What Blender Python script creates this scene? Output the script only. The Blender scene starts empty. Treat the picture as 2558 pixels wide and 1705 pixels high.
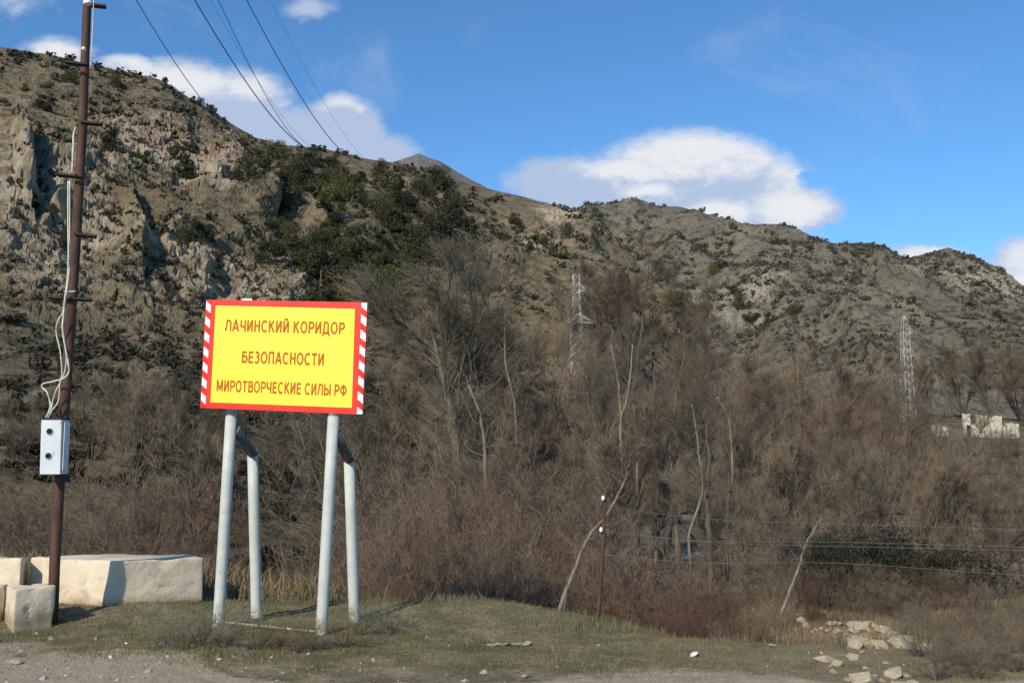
import bpy, bmesh, math, random
import numpy as np
from mathutils import Vector, Matrix
R = math.radians
random.seed(7)
rng = np.random.default_rng(7)
S = bpy.context.scene
C = S.collection

# ------------------------------------------------------------------ camera
F = 2600.0; PITCH = R(6.54); EYE = 2.1
cd = bpy.data.cameras.new('camera'); cam = bpy.data.objects.new('camera', cd); C.objects.link(cam)
cam.location = (0, 0, EYE); cam.rotation_euler = (R(90) + PITCH, 0, 0)
cd.sensor_width = 36; cd.lens = F / 2558 * 36; cd.clip_start = 0.1; cd.clip_end = 9000
S.camera = cam
CP, SP = math.cos(PITCH), math.sin(PITCH)
def uv(px, py):
    xc = (px - 1279) / F; yc = (852.5 - py) / F
    y = CP - yc * SP; z = SP + yc * CP
    return xc / y, z / y
def at(px, py, Y):
    u, v = uv(px, py)
    return Vector((u * Y, Y, EYE + v * Y))
def uv_np(px, py):
    xc = (px - 1279) / F; yc = (852.5 - py) / F
    y = CP - yc * SP; z = SP + yc * CP
    return xc / y, z / y

# ------------------------------------------------------------------ light
SUN_AZ, SUN_EL = R(28), R(34)
w = bpy.data.worlds.new('World'); S.world = w; w.use_nodes = True
nt = w.node_tree; nt.nodes.clear()
def N(t, ty, **kw):
    n = t.nodes.new(ty)
    for k, v in kw.items(): setattr(n, k, v)
    return n
class G:
    """small expression helper over a node tree"""
    def __init__(s, t): s.t = t
    def m(s, op, a, b=None, c=None, clamp=False):
        n = s.t.nodes.new('ShaderNodeMath'); n.operation = op; n.use_clamp = clamp
        for i, v in enumerate((a, b, c)):
            if v is None: continue
            if isinstance(v, (int, float)): n.inputs[i].default_value = v
            else: s.t.links.new(v, n.inputs[i])
        return n.outputs[0]
    def ss(s, v, lo, hi):
        n = s.t.nodes.new('ShaderNodeMapRange'); n.interpolation_type = 'SMOOTHSTEP'
        n.inputs['From Min'].default_value = lo; n.inputs['From Max'].default_value = hi
        s.t.links.new(v, n.inputs['Value']); return n.outputs[0]
    def noise(s, vec, scale, detail=5, rough=.55, dist=0):
        n = s.t.nodes.new('ShaderNodeTexNoise'); n.inputs['Scale'].default_value = scale
        n.inputs['Detail'].default_value = detail; n.inputs['Roughness'].default_value = rough
        n.inputs['Distortion'].default_value = dist
        if vec is not None: s.t.links.new(vec, n.inputs['Vector'])
        return n.outputs['Fac']
    def mix(s, f, a, b):
        n = s.t.nodes.new('ShaderNodeMix'); n.data_type = 'RGBA'
        if isinstance(f, (int, float)): n.inputs[0].default_value = f
        else: s.t.links.new(f, n.inputs[0])
        for i, v in ((6, a), (7, b)):
            if isinstance(v, tuple): n.inputs[i].default_value = (*v, 1)
            else: s.t.links.new(v, n.inputs[i])
        return n.outputs[2]
g = G(nt)
sky = N(nt, 'ShaderNodeTexSky', sky_type='NISHITA', sun_disc=False)
sky.sun_elevation = SUN_EL; sky.sun_rotation = R(180) + SUN_AZ
sky.air_density = 1.0; sky.dust_density = 0.25; sky.ozone_density = 2.2; sky.altitude = 900
bg = N(nt, 'ShaderNodeBackground'); bg.inputs[1].default_value = 0.114
tint = nt.nodes.new('ShaderNodeMix'); tint.data_type = 'RGBA'; tint.blend_type = 'MULTIPLY'; tint.inputs[0].default_value = 1
nt.links.new(sky.outputs[0], tint.inputs[6]); tint.inputs[7].default_value = (.68, 1.12, 1.42, 1)
nt.links.new(tint.outputs[2], bg.inputs[0])
tc = N(nt, 'ShaderNodeTexCoord'); sp = N(nt, 'ShaderNodeSeparateXYZ'); nt.links.new(tc.outputs['Generated'], sp.inputs[0])
yy = g.m('MAXIMUM', sp.outputs[1], 0.02)
U = g.m('DIVIDE', sp.outputs[0], yy); V = g.m('DIVIDE', sp.outputs[2], yy)
cv = N(nt, 'ShaderNodeCombineXYZ'); nt.links.new(U, cv.inputs[0]); nt.links.new(g.m('MULTIPLY', V, 1.6), cv.inputs[1])
cvo = cv.outputs[0]
n1 = g.noise(cvo, 9, 7, .55, .3); n2 = g.noise(cvo, 24, 9, .62, .25); n3 = g.noise(cvo, 70, 6, .6, .1)
U2 = g.m('ADD', U, g.m('MULTIPLY', g.m('SUBTRACT', n1, .5), .05))
V2 = g.m('ADD', V, g.m('MULTIPLY', g.m('SUBTRACT', n2, .5), .035))
def ell(cx, cy, rx, ry, gain=1.0):
    u, v = uv(cx, cy)
    a = g.m('DIVIDE', g.m('SUBTRACT', U2, u), rx / F); b = g.m('DIVIDE', g.m('SUBTRACT', V2, v), ry / F)
    d = g.m('SQRT', g.m('ADD', g.m('MULTIPLY', a, a), g.m('MULTIPLY', b, b)))
    return g.m('MULTIPLY', g.m('SUBTRACT', 1, d), gain)
def union(es):
    o = es[0]
    for e in es[1:]: o = g.m('MAXIMUM', o, e)
    return o
# cumulus bodies: broad lens cloud, bank behind the left ridge, small ones on the horizon
body = union([ell(1740, 470, 310, 175, 1.3), ell(1590, 490, 340, 130, 1.1), ell(1900, 500, 190, 130), ell(2000, 530, 130, 75, .8),
              ell(1400, 450, 170, 80, .9), ell(1800, 540, 260, 70, .9),
              ell(300, 190, 130, 70, .9), ell(130, 130, 110, 50, .6), ell(430, 240, 210, 120), ell(600, 270, 150, 125), ell(850, 330, 130, 120, 1.1),
              ell(930, 390, 140, 70, .9), ell(720, 330, 160, 90, .8),
              ell(780, 20, 80, 50, .5), ell(2300, 640, 160, 38, .8), ell(2600, 690, 170, 130, 1.2), ell(40, 10, 150, 45, .35),
              ell(3300, 350, 500, 160), ell(-700, 100, 500, 200), ell(3900, -300, 600, 250, .8)])
dens = g.ss(g.m('ADD', body, g.m('ADD', g.m('MULTIPLY', g.m('SUBTRACT', n2, .5), .62), g.m('MULTIPLY', g.m('SUBTRACT', n3, .5), .22))), -.02, .42)
hole = union([ell(2010, 455, 45, 30)]); dens = g.m('SUBTRACT', dens, g.m('MULTIPLY', g.ss(hole, 0, .5), .6), clamp=True)
wisp = g.m('MULTIPLY', g.ss(g.noise(cvo, 5, 6, .6, 1.2), .52, .8), .28)
dens = g.m('MAXIMUM', dens, wisp)
white = union([ell(1740, 370, 270, 80, 1.1), ell(1560, 425, 140, 40, .9), ell(1960, 420, 60, 80, .7), ell(1620, 480, 85, 26, .8),
               ell(1960, 520, 110, 60, 1.0), ell(1800, 530, 80, 35), ell(330, 150, 150, 40, .7), ell(130, 120, 90, 40, .6), ell(820, 240, 90, 40, .9),
               ell(430, 200, 230, 55, .75), ell(620, 215, 90, 40, .5), ell(2590, 655, 110, 60, .8), ell(2320, 630, 90, 20, .6)])
wf = g.ss(g.m('ADD', white, g.m('ADD', g.m('MULTIPLY', g.m('SUBTRACT', n2, .5), 1.3), g.m('MULTIPLY', g.m('SUBTRACT', n3, .5), .7))), -.30, .62)
ccol = g.mix(wf, (.50, .61, .82), (.92, .93, .95))
cb = N(nt, 'ShaderNodeBackground'); nt.links.new(ccol, cb.inputs[0]); cb.inputs[1].default_value = 0.92
mx = N(nt, 'ShaderNodeMixShader'); wo = N(nt, 'ShaderNodeOutputWorld')
nt.links.new(g.m('MULTIPLY', dens, .95), mx.inputs[0]); nt.links.new(bg.outputs[0], mx.inputs[1]); nt.links.new(cb.outputs[0], mx.inputs[2])
nt.links.new(mx.outputs[0], wo.inputs[0])

sl = bpy.data.lights.new('sun', 'SUN'); sl.energy = 4.9; sl.angle = R(0.53); sl.color = (1.0, 0.88, 0.71)
so = bpy.data.objects.new('sun', sl); C.objects.link(so)
sdir = Vector((-math.sin(SUN_AZ) * math.cos(SUN_EL), -math.cos(SUN_AZ) * math.cos(SUN_EL), math.sin(SUN_EL)))
so.rotation_euler = sdir.to_track_quat('Z', 'Y').to_euler(); so.location = (-20, -20, 30)
S.view_settings.view_transform = 'Standard'; S.view_settings.look = 'None'
S.view_settings.exposure = 0.0; S.view_settings.gamma = 1.0
S.cycles.max_bounces = 5; S.cycles.diffuse_bounces = 2; S.cycles.transparent_max_bounces = 4

# ------------------------------------------------------------------ numpy noise
def _h(ix, iy, iz, k):
    n = (ix.astype(np.int64) * 374761393 + iy.astype(np.int64) * 668265263 + iz.astype(np.int64) * 2147483647 + k * 1274126177) & 0xffffffff
    n = ((n ^ (n >> 13)) * 1274126177) & 0xffffffff
    n = ((n ^ (n >> 15)) * 2246822519) & 0xffffffff
    return ((n ^ (n >> 16)) & 0xffffff) / float(0xffffff)
def vnoise(x, y, z, k=0):
    x0, y0, z0 = np.floor(x), np.floor(y), np.floor(z)
    fx, fy, fz = x - x0, y - y0, z - z0
    fx = fx * fx * (3 - 2 * fx); fy = fy * fy * (3 - 2 * fy); fz = fz * fz * (3 - 2 * fz)
    r = 0
    for a in (0, 1):
        for b in (0, 1):
            for c in (0, 1):
                r = r + _h(x0 + a, y0 + b, z0 + c, k) * (fx if a else 1 - fx) * (fy if b else 1 - fy) * (fz if c else 1 - fz)
    return r * 2 - 1
def fbm(x, y, z, sc, oct=4, k=0, gain=.5, ridge=False):
    r = 0; a = 1; tot = 0
    for o in range(oct):
        f = 2 ** o / sc
        n = vnoise(x * f + 17.3 * o, y * f - 5.1 * o, z * f + 3.7 * o, k + o)
        if ridge: n = 1 - 2 * np.abs(n)
        r = r + n * a; tot += a; a *= gain
    return r / tot
def worley(x, y, z, sc, k=0):
    x, y, z = x / sc, y / sc, z / sc
    x0, y0, z0 = np.floor(x), np.floor(y), np.floor(z)
    f1 = np.full(x.shape, 9.0); f2 = np.full(x.shape, 9.0); cid = np.zeros(x.shape)
    for a in (-1, 0, 1):
        for b in (-1, 0, 1):
            for c in (-1, 0, 1):
                cx, cy, cz = x0 + a, y0 + b, z0 + c
                d = np.sqrt((cx + _h(cx, cy, cz, k) - x) ** 2 + (cy + _h(cx, cy, cz, k + 1) - y) ** 2 + (cz + _h(cx, cy, cz, k + 2) - z) ** 2)
                v = _h(cx, cy, cz, k + 3)
                m = d < f1
                f2 = np.where(m, f1, np.minimum(f2, d)); cid = np.where(m, v, cid); f1 = np.where(m, d, f1)
    return f1, f2, cid

# ------------------------------------------------------------------ mesh helpers
def mesh_np(name, verts, faces, mat=None, smooth=False, parent=None):
    me = bpy.data.meshes.new(name)
    verts = np.asarray(verts, dtype=np.float32); faces = np.asarray(faces, dtype=np.int32)
    nf, k = faces.shape
    me.vertices.add(len(verts)); me.vertices.foreach_set('co', verts.ravel())
    me.loops.add(nf * k); me.loops.foreach_set('vertex_index', faces.ravel())
    me.polygons.add(nf); me.polygons.foreach_set('loop_start', np.arange(0, nf * k, k, dtype=np.int32))
    me.polygons.foreach_set('use_smooth', np.full(nf, smooth))
    me.update(calc_edges=True)
    if mat: me.materials.append(mat)
    return me
def link(name, me, parent=None):
    o = bpy.data.objects.new(name, me); C.objects.link(o)
    if parent: o.parent = parent
    return o
def tag(o, label=None, cat=None, group=None, kind=None):
    if label: o['label'] = label
    if cat: o['category'] = cat
    if group: o['group'] = group
    if kind: o['kind'] = kind
    return o
def empty(name, loc, rz=0):
    o = bpy.data.objects.new(name, None); C.objects.link(o); o.location = loc; o.rotation_euler = (0, 0, rz)
    o.empty_display_size = .3
    return o
def attr(me, name, vals):
    a = me.attributes.new(name, 'FLOAT', 'POINT'); a.data.foreach_set('value', np.asarray(vals, dtype=np.float32).ravel())
def grid_faces(nr, nc):
    i = np.arange(nr - 1)[:, None] * nc + np.arange(nc - 1)[None, :]
    i = i.ravel()
    return np.stack([i, i + 1, i + nc + 1, i + nc], 1)
class MB:
    """collect simple shapes into one bmesh"""
    def __init__(s): s.bm = bmesh.new()
    def hexa(s, b, t):
        vb = [s.bm.verts.new(p) for p in b]; vt = [s.bm.verts.new(p) for p in t]
        n = len(b)
        s.bm.faces.new(vb[::-1]); s.bm.faces.new(vt)
        for i in range(n): s.bm.faces.new((vb[i], vb[(i + 1) % n], vt[(i + 1) % n], vt[i]))
        return s
    def box(s, c, d, rot=None):
        c = Vector(c); h = Vector(d) / 2
        q = lambda x, y, z: c + ((rot @ Vector((x * h.x, y * h.y, z * h.z))) if rot else Vector((x * h.x, y * h.y, z * h.z)))
        return s.hexa([q(-1, -1, -1), q(1, -1, -1), q(1, 1, -1), q(-1, 1, -1)], [q(-1, -1, 1), q(1, -1, 1), q(1, 1, 1), q(-1, 1, 1)])
    def tube(s, pts, rad, n=12, cap=True):
        pts = [Vector(p) for p in pts]
        if isinstance(rad, (int, float)): rad = [rad] * len(pts)
        rings = []; ref = None
        for i, p in enumerate(pts):
            t = (pts[min(i + 1, len(pts) - 1)] - pts[max(i - 1, 0)]).normalized()
            if ref is None: ref = Vector((1, 0, 0)) if abs(t.x) < .8 else Vector((0, 1, 0))
            a = (ref - t * ref.dot(t)).normalized(); b = t.cross(a); ref = a
            rings.append([s.bm.verts.new(p + (a * math.cos(2 * math.pi * k / n) + b * math.sin(2 * math.pi * k / n)) * rad[i]) for k in range(n)])
        for r0, r1 in zip(rings, rings[1:]):
            for k in range(n):
                f = s.bm.faces.new((r0[k], r0[(k + 1) % n], r1[(k + 1) % n], r1[k])); f.smooth = True
        if cap: s.bm.faces.new(rings[0][::-1]); s.bm.faces.new(rings[-1])
        return s
    def bar(s, a, b, t):
        return s.tube([a, b], t / 2 * 1.2, 4)
    def build(s, name, mat, parent=None, bevel=0):
        if bevel:
            bmesh.ops.bevel(s.bm, geom=s.bm.edges[:], offset=bevel, segments=2, affect='EDGES', profile=.6)
        bmesh.ops.recalc_face_normals(s.bm, faces=s.bm.faces[:])
        me = bpy.data.meshes.new(name); s.bm.to_mesh(me); s.bm.free()
        if mat: me.materials.append(mat)
        return link(name, me, parent)

# ------------------------------------------------------------------ materials
def mat(name, c1, c2=None, scale=8, rough=.85, bump=0.0, bscale=40, detail=6, c3=None, s3=2.0, lo3=.5, hi3=.65, metal=0, lo=.35, hi=.65, stretch=None):
    m = bpy.data.materials.new(name); m.use_nodes = True; t = m.node_tree; gg = G(t)
    p = t.nodes['Principled BSDF']; p.inputs['Roughness'].default_value = rough; p.inputs['Metallic'].default_value = metal
    if 'Specular IOR Level' in p.inputs: p.inputs['Specular IOR Level'].default_value = .25
    tcx = t.nodes.new('ShaderNodeTexCoord'); vec = tcx.outputs['Object']
    if stretch:
        mp = t.nodes.new('ShaderNodeMapping'); mp.inputs['Scale'].default_value = stretch
        t.links.new(vec, mp.inputs[0]); vec = mp.outputs[0]
    col = None
    if c2:
        col = gg.mix(gg.ss(gg.noise(vec, scale, detail, .6), lo, hi), c1, c2)
        if c3: col = gg.mix(gg.ss(gg.noise(vec, s3, detail, .6), lo3, hi3), col, c3)
        t.links.new(col, p.inputs['Base Color'])
    else: p.inputs['Base Color'].default_value = (*c1, 1)
    if bump:
        b = t.nodes.new('ShaderNodeBump'); b.inputs['Strength'].default_value = 1; b.inputs['Distance'].default_value = bump
        t.links.new(gg.noise(vec, bscale, 8, .65), b.inputs['Height']); t.links.new(b.outputs[0], p.inputs['Normal'])
    return m

def hill_material(name, grass, grass2, rock, rock2, scrub, sc=1.0):
    m = bpy.data.materials.new(name); m.use_nodes = True; t = m.node_tree; q = G(t)
    p = t.nodes['Principled BSDF']; p.inputs['Roughness'].default_value = .95; p.inputs['Specular IOR Level'].default_value = .1
    vec = t.nodes.new('ShaderNodeTexCoord').outputs['Object']
    def A(n):
        a = t.nodes.new('ShaderNodeAttribute'); a.attribute_name = n; return a.outputs['Fac']
    gc = q.mix(q.ss(q.noise(vec, .035 / sc, 6, .6), .38, .62), grass, grass2)
    gc = q.mix(q.ss(q.noise(vec, .20 / sc, 7, .75), .47, .60), gc, scrub)
    gc = q.mix(q.m('MULTIPLY', q.ss(q.noise(vec, .9 / sc, 5, .7), .5, .62), .6), gc, scrub)
    rc = q.mix(q.ss(q.noise(vec, .16 / sc, 8, .7), .35, .65), rock, rock2)
    rc = q.mix(A('pink'), rc, (.34, .25, .19))
    rc = q.mix(A('cream'), rc, (.50, .41, .25))
    # cracks and lichen of the rock itself
    rc = q.mix(q.m('MULTIPLY', q.ss(q.noise(vec, .45 / sc, 6, .75), .52, .70), .75), rc, (.085, .08, .065))
    f = q.ss(q.m('ADD', A('rock'), q.m('MULTIPLY', q.m('SUBTRACT', q.noise(vec, .12 / sc, 8, .75), .5), 1.3)), .35, .6)
    col = q.mix(f, gc, rc)
    t.links.new(col, p.inputs['Base Color'])
    b = t.nodes.new('ShaderNodeBump'); b.inputs['Distance'].default_value = 1.6 * sc; b.inputs['Strength'].default_value = .9
    t.links.new(q.noise(vec, .55 / sc, 8, .75), b.inputs['Height']); t.links.new(b.outputs[0], p.inputs['Normal'])
    return m

M = {}
M['hill'] = hill_material('hill_ground', (.190, .156, .098), (.238, .192, .126), (.45, .375, .27), (.245, .207, .15), (.082, .070, .045))
M['range'] = hill_material('range_ground', (.170, .155, .118), (.208, .188, .140), (.37, .335, .26), (.20, .185, .145), (.076, .068, .056), 1.6)
M['peak'] = hill_material('peak_ground', (.15, .15, .145), (.17, .165, .15), (.25, .24, .22), (.2, .19, .18), (.11, .11, .11), 3.0)
M['ever'] = mat('evergreen_needles', (.050, .062, .022), (.105, .108, .038), scale=.5, rough=.9)
M['ever3'] = mat('evergreen_olive', (.070, .072, .028), (.12, .112, .045), scale=.5, rough=.9)
M['ever2'] = mat('evergreen_blue', (.034, .046, .022), (.072, .078, .036), scale=.5, rough=.9)
M['shrub'] = mat('scrub_leaves', (.040, .042, .024), (.066, .060, .036), scale=.4, rough=.95)
M['shrubbrown'] = mat('scrub_brown', (.066, .052, .038), (.095, .076, .052), scale=.4, rough=.95)
M['farscrub'] = mat('scrub_far', (.078, .072, .050), (.10, .088, .062), scale=.1, rough=.95)
M['bark_pale'] = mat('bark_pale', (.225, .19, .145), (.115, .095, .072), scale=2.5, bump=.02, bscale=12, stretch=(3, 3, .6))
M['bark_dark'] = mat('bark_dark', (.07, .055, .042), (.12, .10, .078), scale=2.5, bump=.02, bscale=12, stretch=(3, 3, .6))
M['tw_red'] = mat('twigs_red', (.122, .086, .060), (.155, .112, .080), scale=.6)
M['tw_brown'] = mat('twigs_brown', (.138, .104, .074), (.178, .138, .098), scale=.6)
M['tw_grey'] = mat('twigs_grey', (.175, .145, .102), (.125, .103, .073), scale=.6)
M['tw_olive'] = mat('twigs_olive', (.125, .106, .066), (.088, .074, .048), scale=.6)
M['tw_dark'] = mat('twigs_dark', (.080, .042, .030), (.115, .062, .043), scale=.8)
M['post'] = mat('galvanised_paint', (.42, .45, .42), (.49, .51, .47), scale=6, rough=.5, c3=(.33, .36, .34), s3=14, lo3=.6, hi3=.75, bump=.002, bscale=60)
M['strut_shade'] = mat('strut_shade_steel', (.055, .068, .078), (.085, .095, .10), scale=8, rough=.6, bump=.002, bscale=50)  # strut colour darkened to stand in for the board's shadow
M['rust'] = mat('rusty_steel', (.060, .031, .022), (.100, .053, .036), scale=9, rough=.75, c3=(.045, .025, .02), s3=3, bump=.004, bscale=50, stretch=(1, 1, .3))
M['iron'] = mat('dark_iron', (.022, .015, .013), (.04, .028, .022), scale=20, rough=.7)
M['box'] = mat('box_paint', (.50, .56, .60), (.58, .63, .66), scale=5, rough=.5, c3=(.38, .40, .40), s3=9, lo3=.6, hi3=.72)
M['hole'] = mat('hole_black', (.012, .010, .012))
M['cable'] = mat('pale_cable', (.62, .60, .48), (.50, .48, .38), scale=20, rough=.6)
M['wire'] = mat('wire_aluminium', (.13, .16, .21), rough=.6)
M['wire_pale'] = mat('wire_pale', (.22, .20, .16), rough=.6)
M['red'] = mat('sign_red', (.78, .030, .016), (.84, .042, .022), scale=3, rough=.45, c3=(.62, .04, .03), s3=5, lo3=.6, hi3=.8)
M['red2'] = mat('stripe_red', (.66, .012, .012), rough=.45)
M['white'] = mat('stripe_white', (.86, .84, .80), (.80, .77, .72), scale=12, rough=.5)
M['yellow'] = mat('sign_yellow', (.93, .81, .055), (.95, .84, .07), scale=2, rough=.42, c3=(.80, .69, .08), s3=3.5, lo3=.58, hi3=.85)
M['text'] = mat('sign_lettering', (.42, .085, .008), (.50, .12, .010), scale=20, rough=.6)
M['back'] = mat('sign_back', (.35, .36, .36), (.3, .3, .3), scale=6, rough=.5)
M['conc'] = mat('pale_stone', (.58, .49, .36), (.66, .57, .43), scale=3.5, rough=.9, c3=(.34, .28, .20), s3=4.5, lo3=.52, hi3=.78, bump=.012, bscale=14)
M['rubble'] = mat('rubble_stone', (.58, .51, .36), (.47, .41, .28), scale=5, rough=.95, c3=(.30, .26, .18), s3=14, bump=.02, bscale=22)
M['stone'] = mat('grey_stone', (.28, .25, .21), (.36, .33, .28), scale=30, bump=.003, bscale=90)
M['whitestone'] = mat('white_litter', (.72, .70, .66), (.6, .58, .52), scale=30)
M['insul'] = mat('porcelain', (.85, .85, .83), rough=.25)
M['tower'] = mat('tower_steel', (.50, .50, .48), (.60, .60, .57), scale=.8, rough=.5)
M['wall'] = mat('ruin_wall', (.52, .50, .40), (.42, .38, .28), scale=.8, rough=.95, c3=(.24, .21, .16), s3=1.2, lo3=.52, hi3=.62, bump=.06, bscale=5)
M['water'] = mat('river_water', (.035, .055, .075), rough=.12)
M['grass'] = mat('short_grass', (.100, .106, .036), (.165, .145, .066), scale=1.2)
M['drygrass'] = mat('dry_grass', (.24, .185, .10), (.17, .13, .07), scale=1.5)
M['rustgrass'] = mat('rusty_grass', (.21, .11, .05), (.15, .08, .04), scale=1.5)
M['edge'] = mat('edge_weed', (.12, .118, .060), (.165, .15, .085), scale=2)
M['weed'] = mat('grey_weed', (.20, .20, .125), (.26, .25, .165), scale=2)

# ------------------------------------------------------------------ near ground and valley
ZV = -6.0
def sstep(a, b, x):
    t = np.clip((x - a) / (b - a), 0, 1); return t * t * (3 - 2 * t)
_eu = [uv(p, 1500)[0] for p in (-400, 0, 500, 900, 1100, 1200, 1300, 1400, 1500, 1600, 1700, 1850, 2000, 2300, 2600, 3200)]
_ey = [19.0, 18.6, 17.6, 15.4, 14.9, 14.7, 14.4, 14.1, 13.8, 13.1, 12.4, 12.0, 12.0, 12.2, 12.5, 13]
_eg = [0, 0, 0, 0, 0, 0, 0, 0, .05, .2, .5, .9, 1, 1, 1, 1]    # 1 = gentle terrace below the edge, 0 = straight bank
def gz(x, y, detail=True):
    x = np.asarray(x, float); y = np.asarray(y, float)
    u = x / np.maximum(y, 1)
    E = np.interp(u, _eu, _ey) + 25 * sstep(8, 0, y); gt = np.interp(u, _eu, _eg)
    d = np.maximum(0, y - E)
    steep = -6.0 * sstep(0, 11, d + .35) + 6.0 * float(sstep(0, 11, .35))
    gentle = -.75 * sstep(0, 4, d) - 5.2 * sstep(9, 26, d)
    z = steep * (1 - gt) + gentle * gt
    z = z + .22 * np.exp(-(((x + .35) / 1.6) ** 2 + ((y - 14.6) / 1.1) ** 2)) * 1.0      # grassy hump at the edge
    z = z + .14 * sstep(13.4, 14.8, y) * sstep(-3.5, -5.5, x) * (1 - sstep(17.5, 20, y))
    z = z + .46 * np.exp(-(((x - 5.35) / .85) ** 2 + ((y - 15.7) / .8) ** 2) ** 1.3) + .22 * np.exp(-(((x - 4.5) / .35) ** 2 + ((y - 15.9) / .6) ** 2))
    if detail:
        o = np.zeros_like(x)
        z = z + fbm(x, y, o, 1.3, 4, 3) * .055 * (y < 60) + fbm(x, y, o, .25, 4, 9) * .022 * (y < 40)
        z = z + fbm(x, y, o, 14, 4, 5) * .5 * sstep(20, 45, y)
    z = z - 1.3 * sstep(96, 120, y - x * .25) * (1 - sstep(145, 170, y - x * .25)) * sstep(.0, .1, u + .02) * (1 - sstep(.3, .36, u))
    return z
def build_ground():
    px = np.linspace(-500, 3060, 1150)
    yr = np.concatenate([np.array([-60, -20, 0, 2, 5, 7, 8.5]), np.linspace(9.3, 17, 330), np.geomspace(17.05, 45, 150), np.geomspace(46, 7000, 110)])
    u = (px - 1279) / F
    Y, Ux = np.meshgrid(yr, u, indexing='ij')
    X = Ux * np.maximum(np.abs(Y), 12) * np.where(Y < 9, 1.0 + (9 - Y) * .25, 1.0)
    Z = gz(X, Y)
    v = np.stack([X, Y, Z], -1).reshape(-1, 3)
    m = bpy.data.materials.new('roadside_ground'); m.use_nodes = True; t = m.node_tree; q = G(t)
    p = t.nodes['Principled BSDF']; p.inputs['Roughness'].default_value = .95; p.inputs['Specular IOR Level'].default_value = .1
    vec = t.nodes.new('ShaderNodeTexCoord').outputs['Object']
    a = t.nodes.new('ShaderNodeAttribute'); a.attribute_name = 'gravel'
    a2 = t.nodes.new('ShaderNodeAttribute'); a2.attribute_name = 'valley'
    a3 = t.nodes.new('ShaderNodeAttribute'); a3.attribute_name = 'dry'
    soil = q.mix(q.ss(q.noise(vec, 1.6, 8, .7), .38, .62), (.125, .112, .066), (.25, .21, .14))
    soil = q.mix(q.ss(q.noise(vec, 9, 6, .75), .48, .66), soil, (.105, .100, .052))
    soil = q.mix(q.m('MULTIPLY', a3.outputs['Fac'], q.ss(q.noise(vec, 2.2, 6, .7), .35, .6)), soil, (.23, .185, .115))
    grav = q.mix(q.ss(q.noise(vec, 22, 8, .8), .4, .62), (.40, .335, .245), (.27, .225, .16))
    grav = q.mix(q.ss(q.noise(vec, 60, 4, .8), .56, .66), grav, (.46, .43, .38))
    f = q.ss(q.m('ADD', a.outputs['Fac'], q.m('MULTIPLY', q.m('SUBTRACT', q.noise(vec, 3.2, 8, .75), .5), 1.0)), .35, .65)
    col = q.mix(f, soil, grav)
    val = q.mix(q.ss(q.noise(vec, .12, 8, .7), .42, .58), (.10, .085, .055), (.20, .185, .15))
    col = q.mix(a2.outputs['Fac'], col, val)
    t.links.new(col, p.inputs['Base Color'])
    b = t.nodes.new('ShaderNodeBump'); b.inputs['Distance'].default_value = .03; b.inputs['Strength'].default_value = .8
    t.links.new(q.noise(vec, 28, 8, .75), b.inputs['Height']); t.links.new(b.outputs[0], p.inputs['Normal'])
    me = mesh_np('ground', v, grid_faces(len(yr), len(px)), m, True)
    x, y = v[:, 0], v[:, 1]
    uu = x / np.maximum(y, 1); lim = 10.7 + 4.2 * np.maximum(0, -.19 - uu)
    gr = sstep(.5, -.5, y - lim + fbm(x, y, 0 * x, 1.8, 4, 70) * 1.1) * (1 - sstep(-.1, .1, uu) * .35)
    attr(me, 'gravel', gr); attr(me, 'valley', sstep(24, 40, y))
    attr(me, 'dry', sstep(1.0, 2.6, x) * 1.0)
    return tag(link('ground', me), kind='structure')
build_ground()
# river sheet lying in the channel of the valley floor
def river():
    xs = []; mb = MB()
    u0, u1 = .005, .36
    pts = []
    n = 40
    bot = []
    for i in range(n + 1):
        u = u0 + (u1 - u0) * i / n
        ya = 104 / (1 - .25 * u) + 3 * math.sin(i * .8); yb = 160 / (1 - .25 * u) + 4 * math.sin(i * .5 + 1)
        bot.append(((u * ya, ya), (u * yb, yb)))
    v = []; f = []
    for a, b in bot: v += [(a[0], a[1], ZV - .75), (b[0], b[1], ZV - .75)]
    for i in range(n): f.append((2 * i, 2 * i + 2, 2 * i + 3, 2 * i + 1))
    me = mesh_np('river', v, f, M['water'], True)
    return tag(link('river', me), kind='structure')
river()

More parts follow.
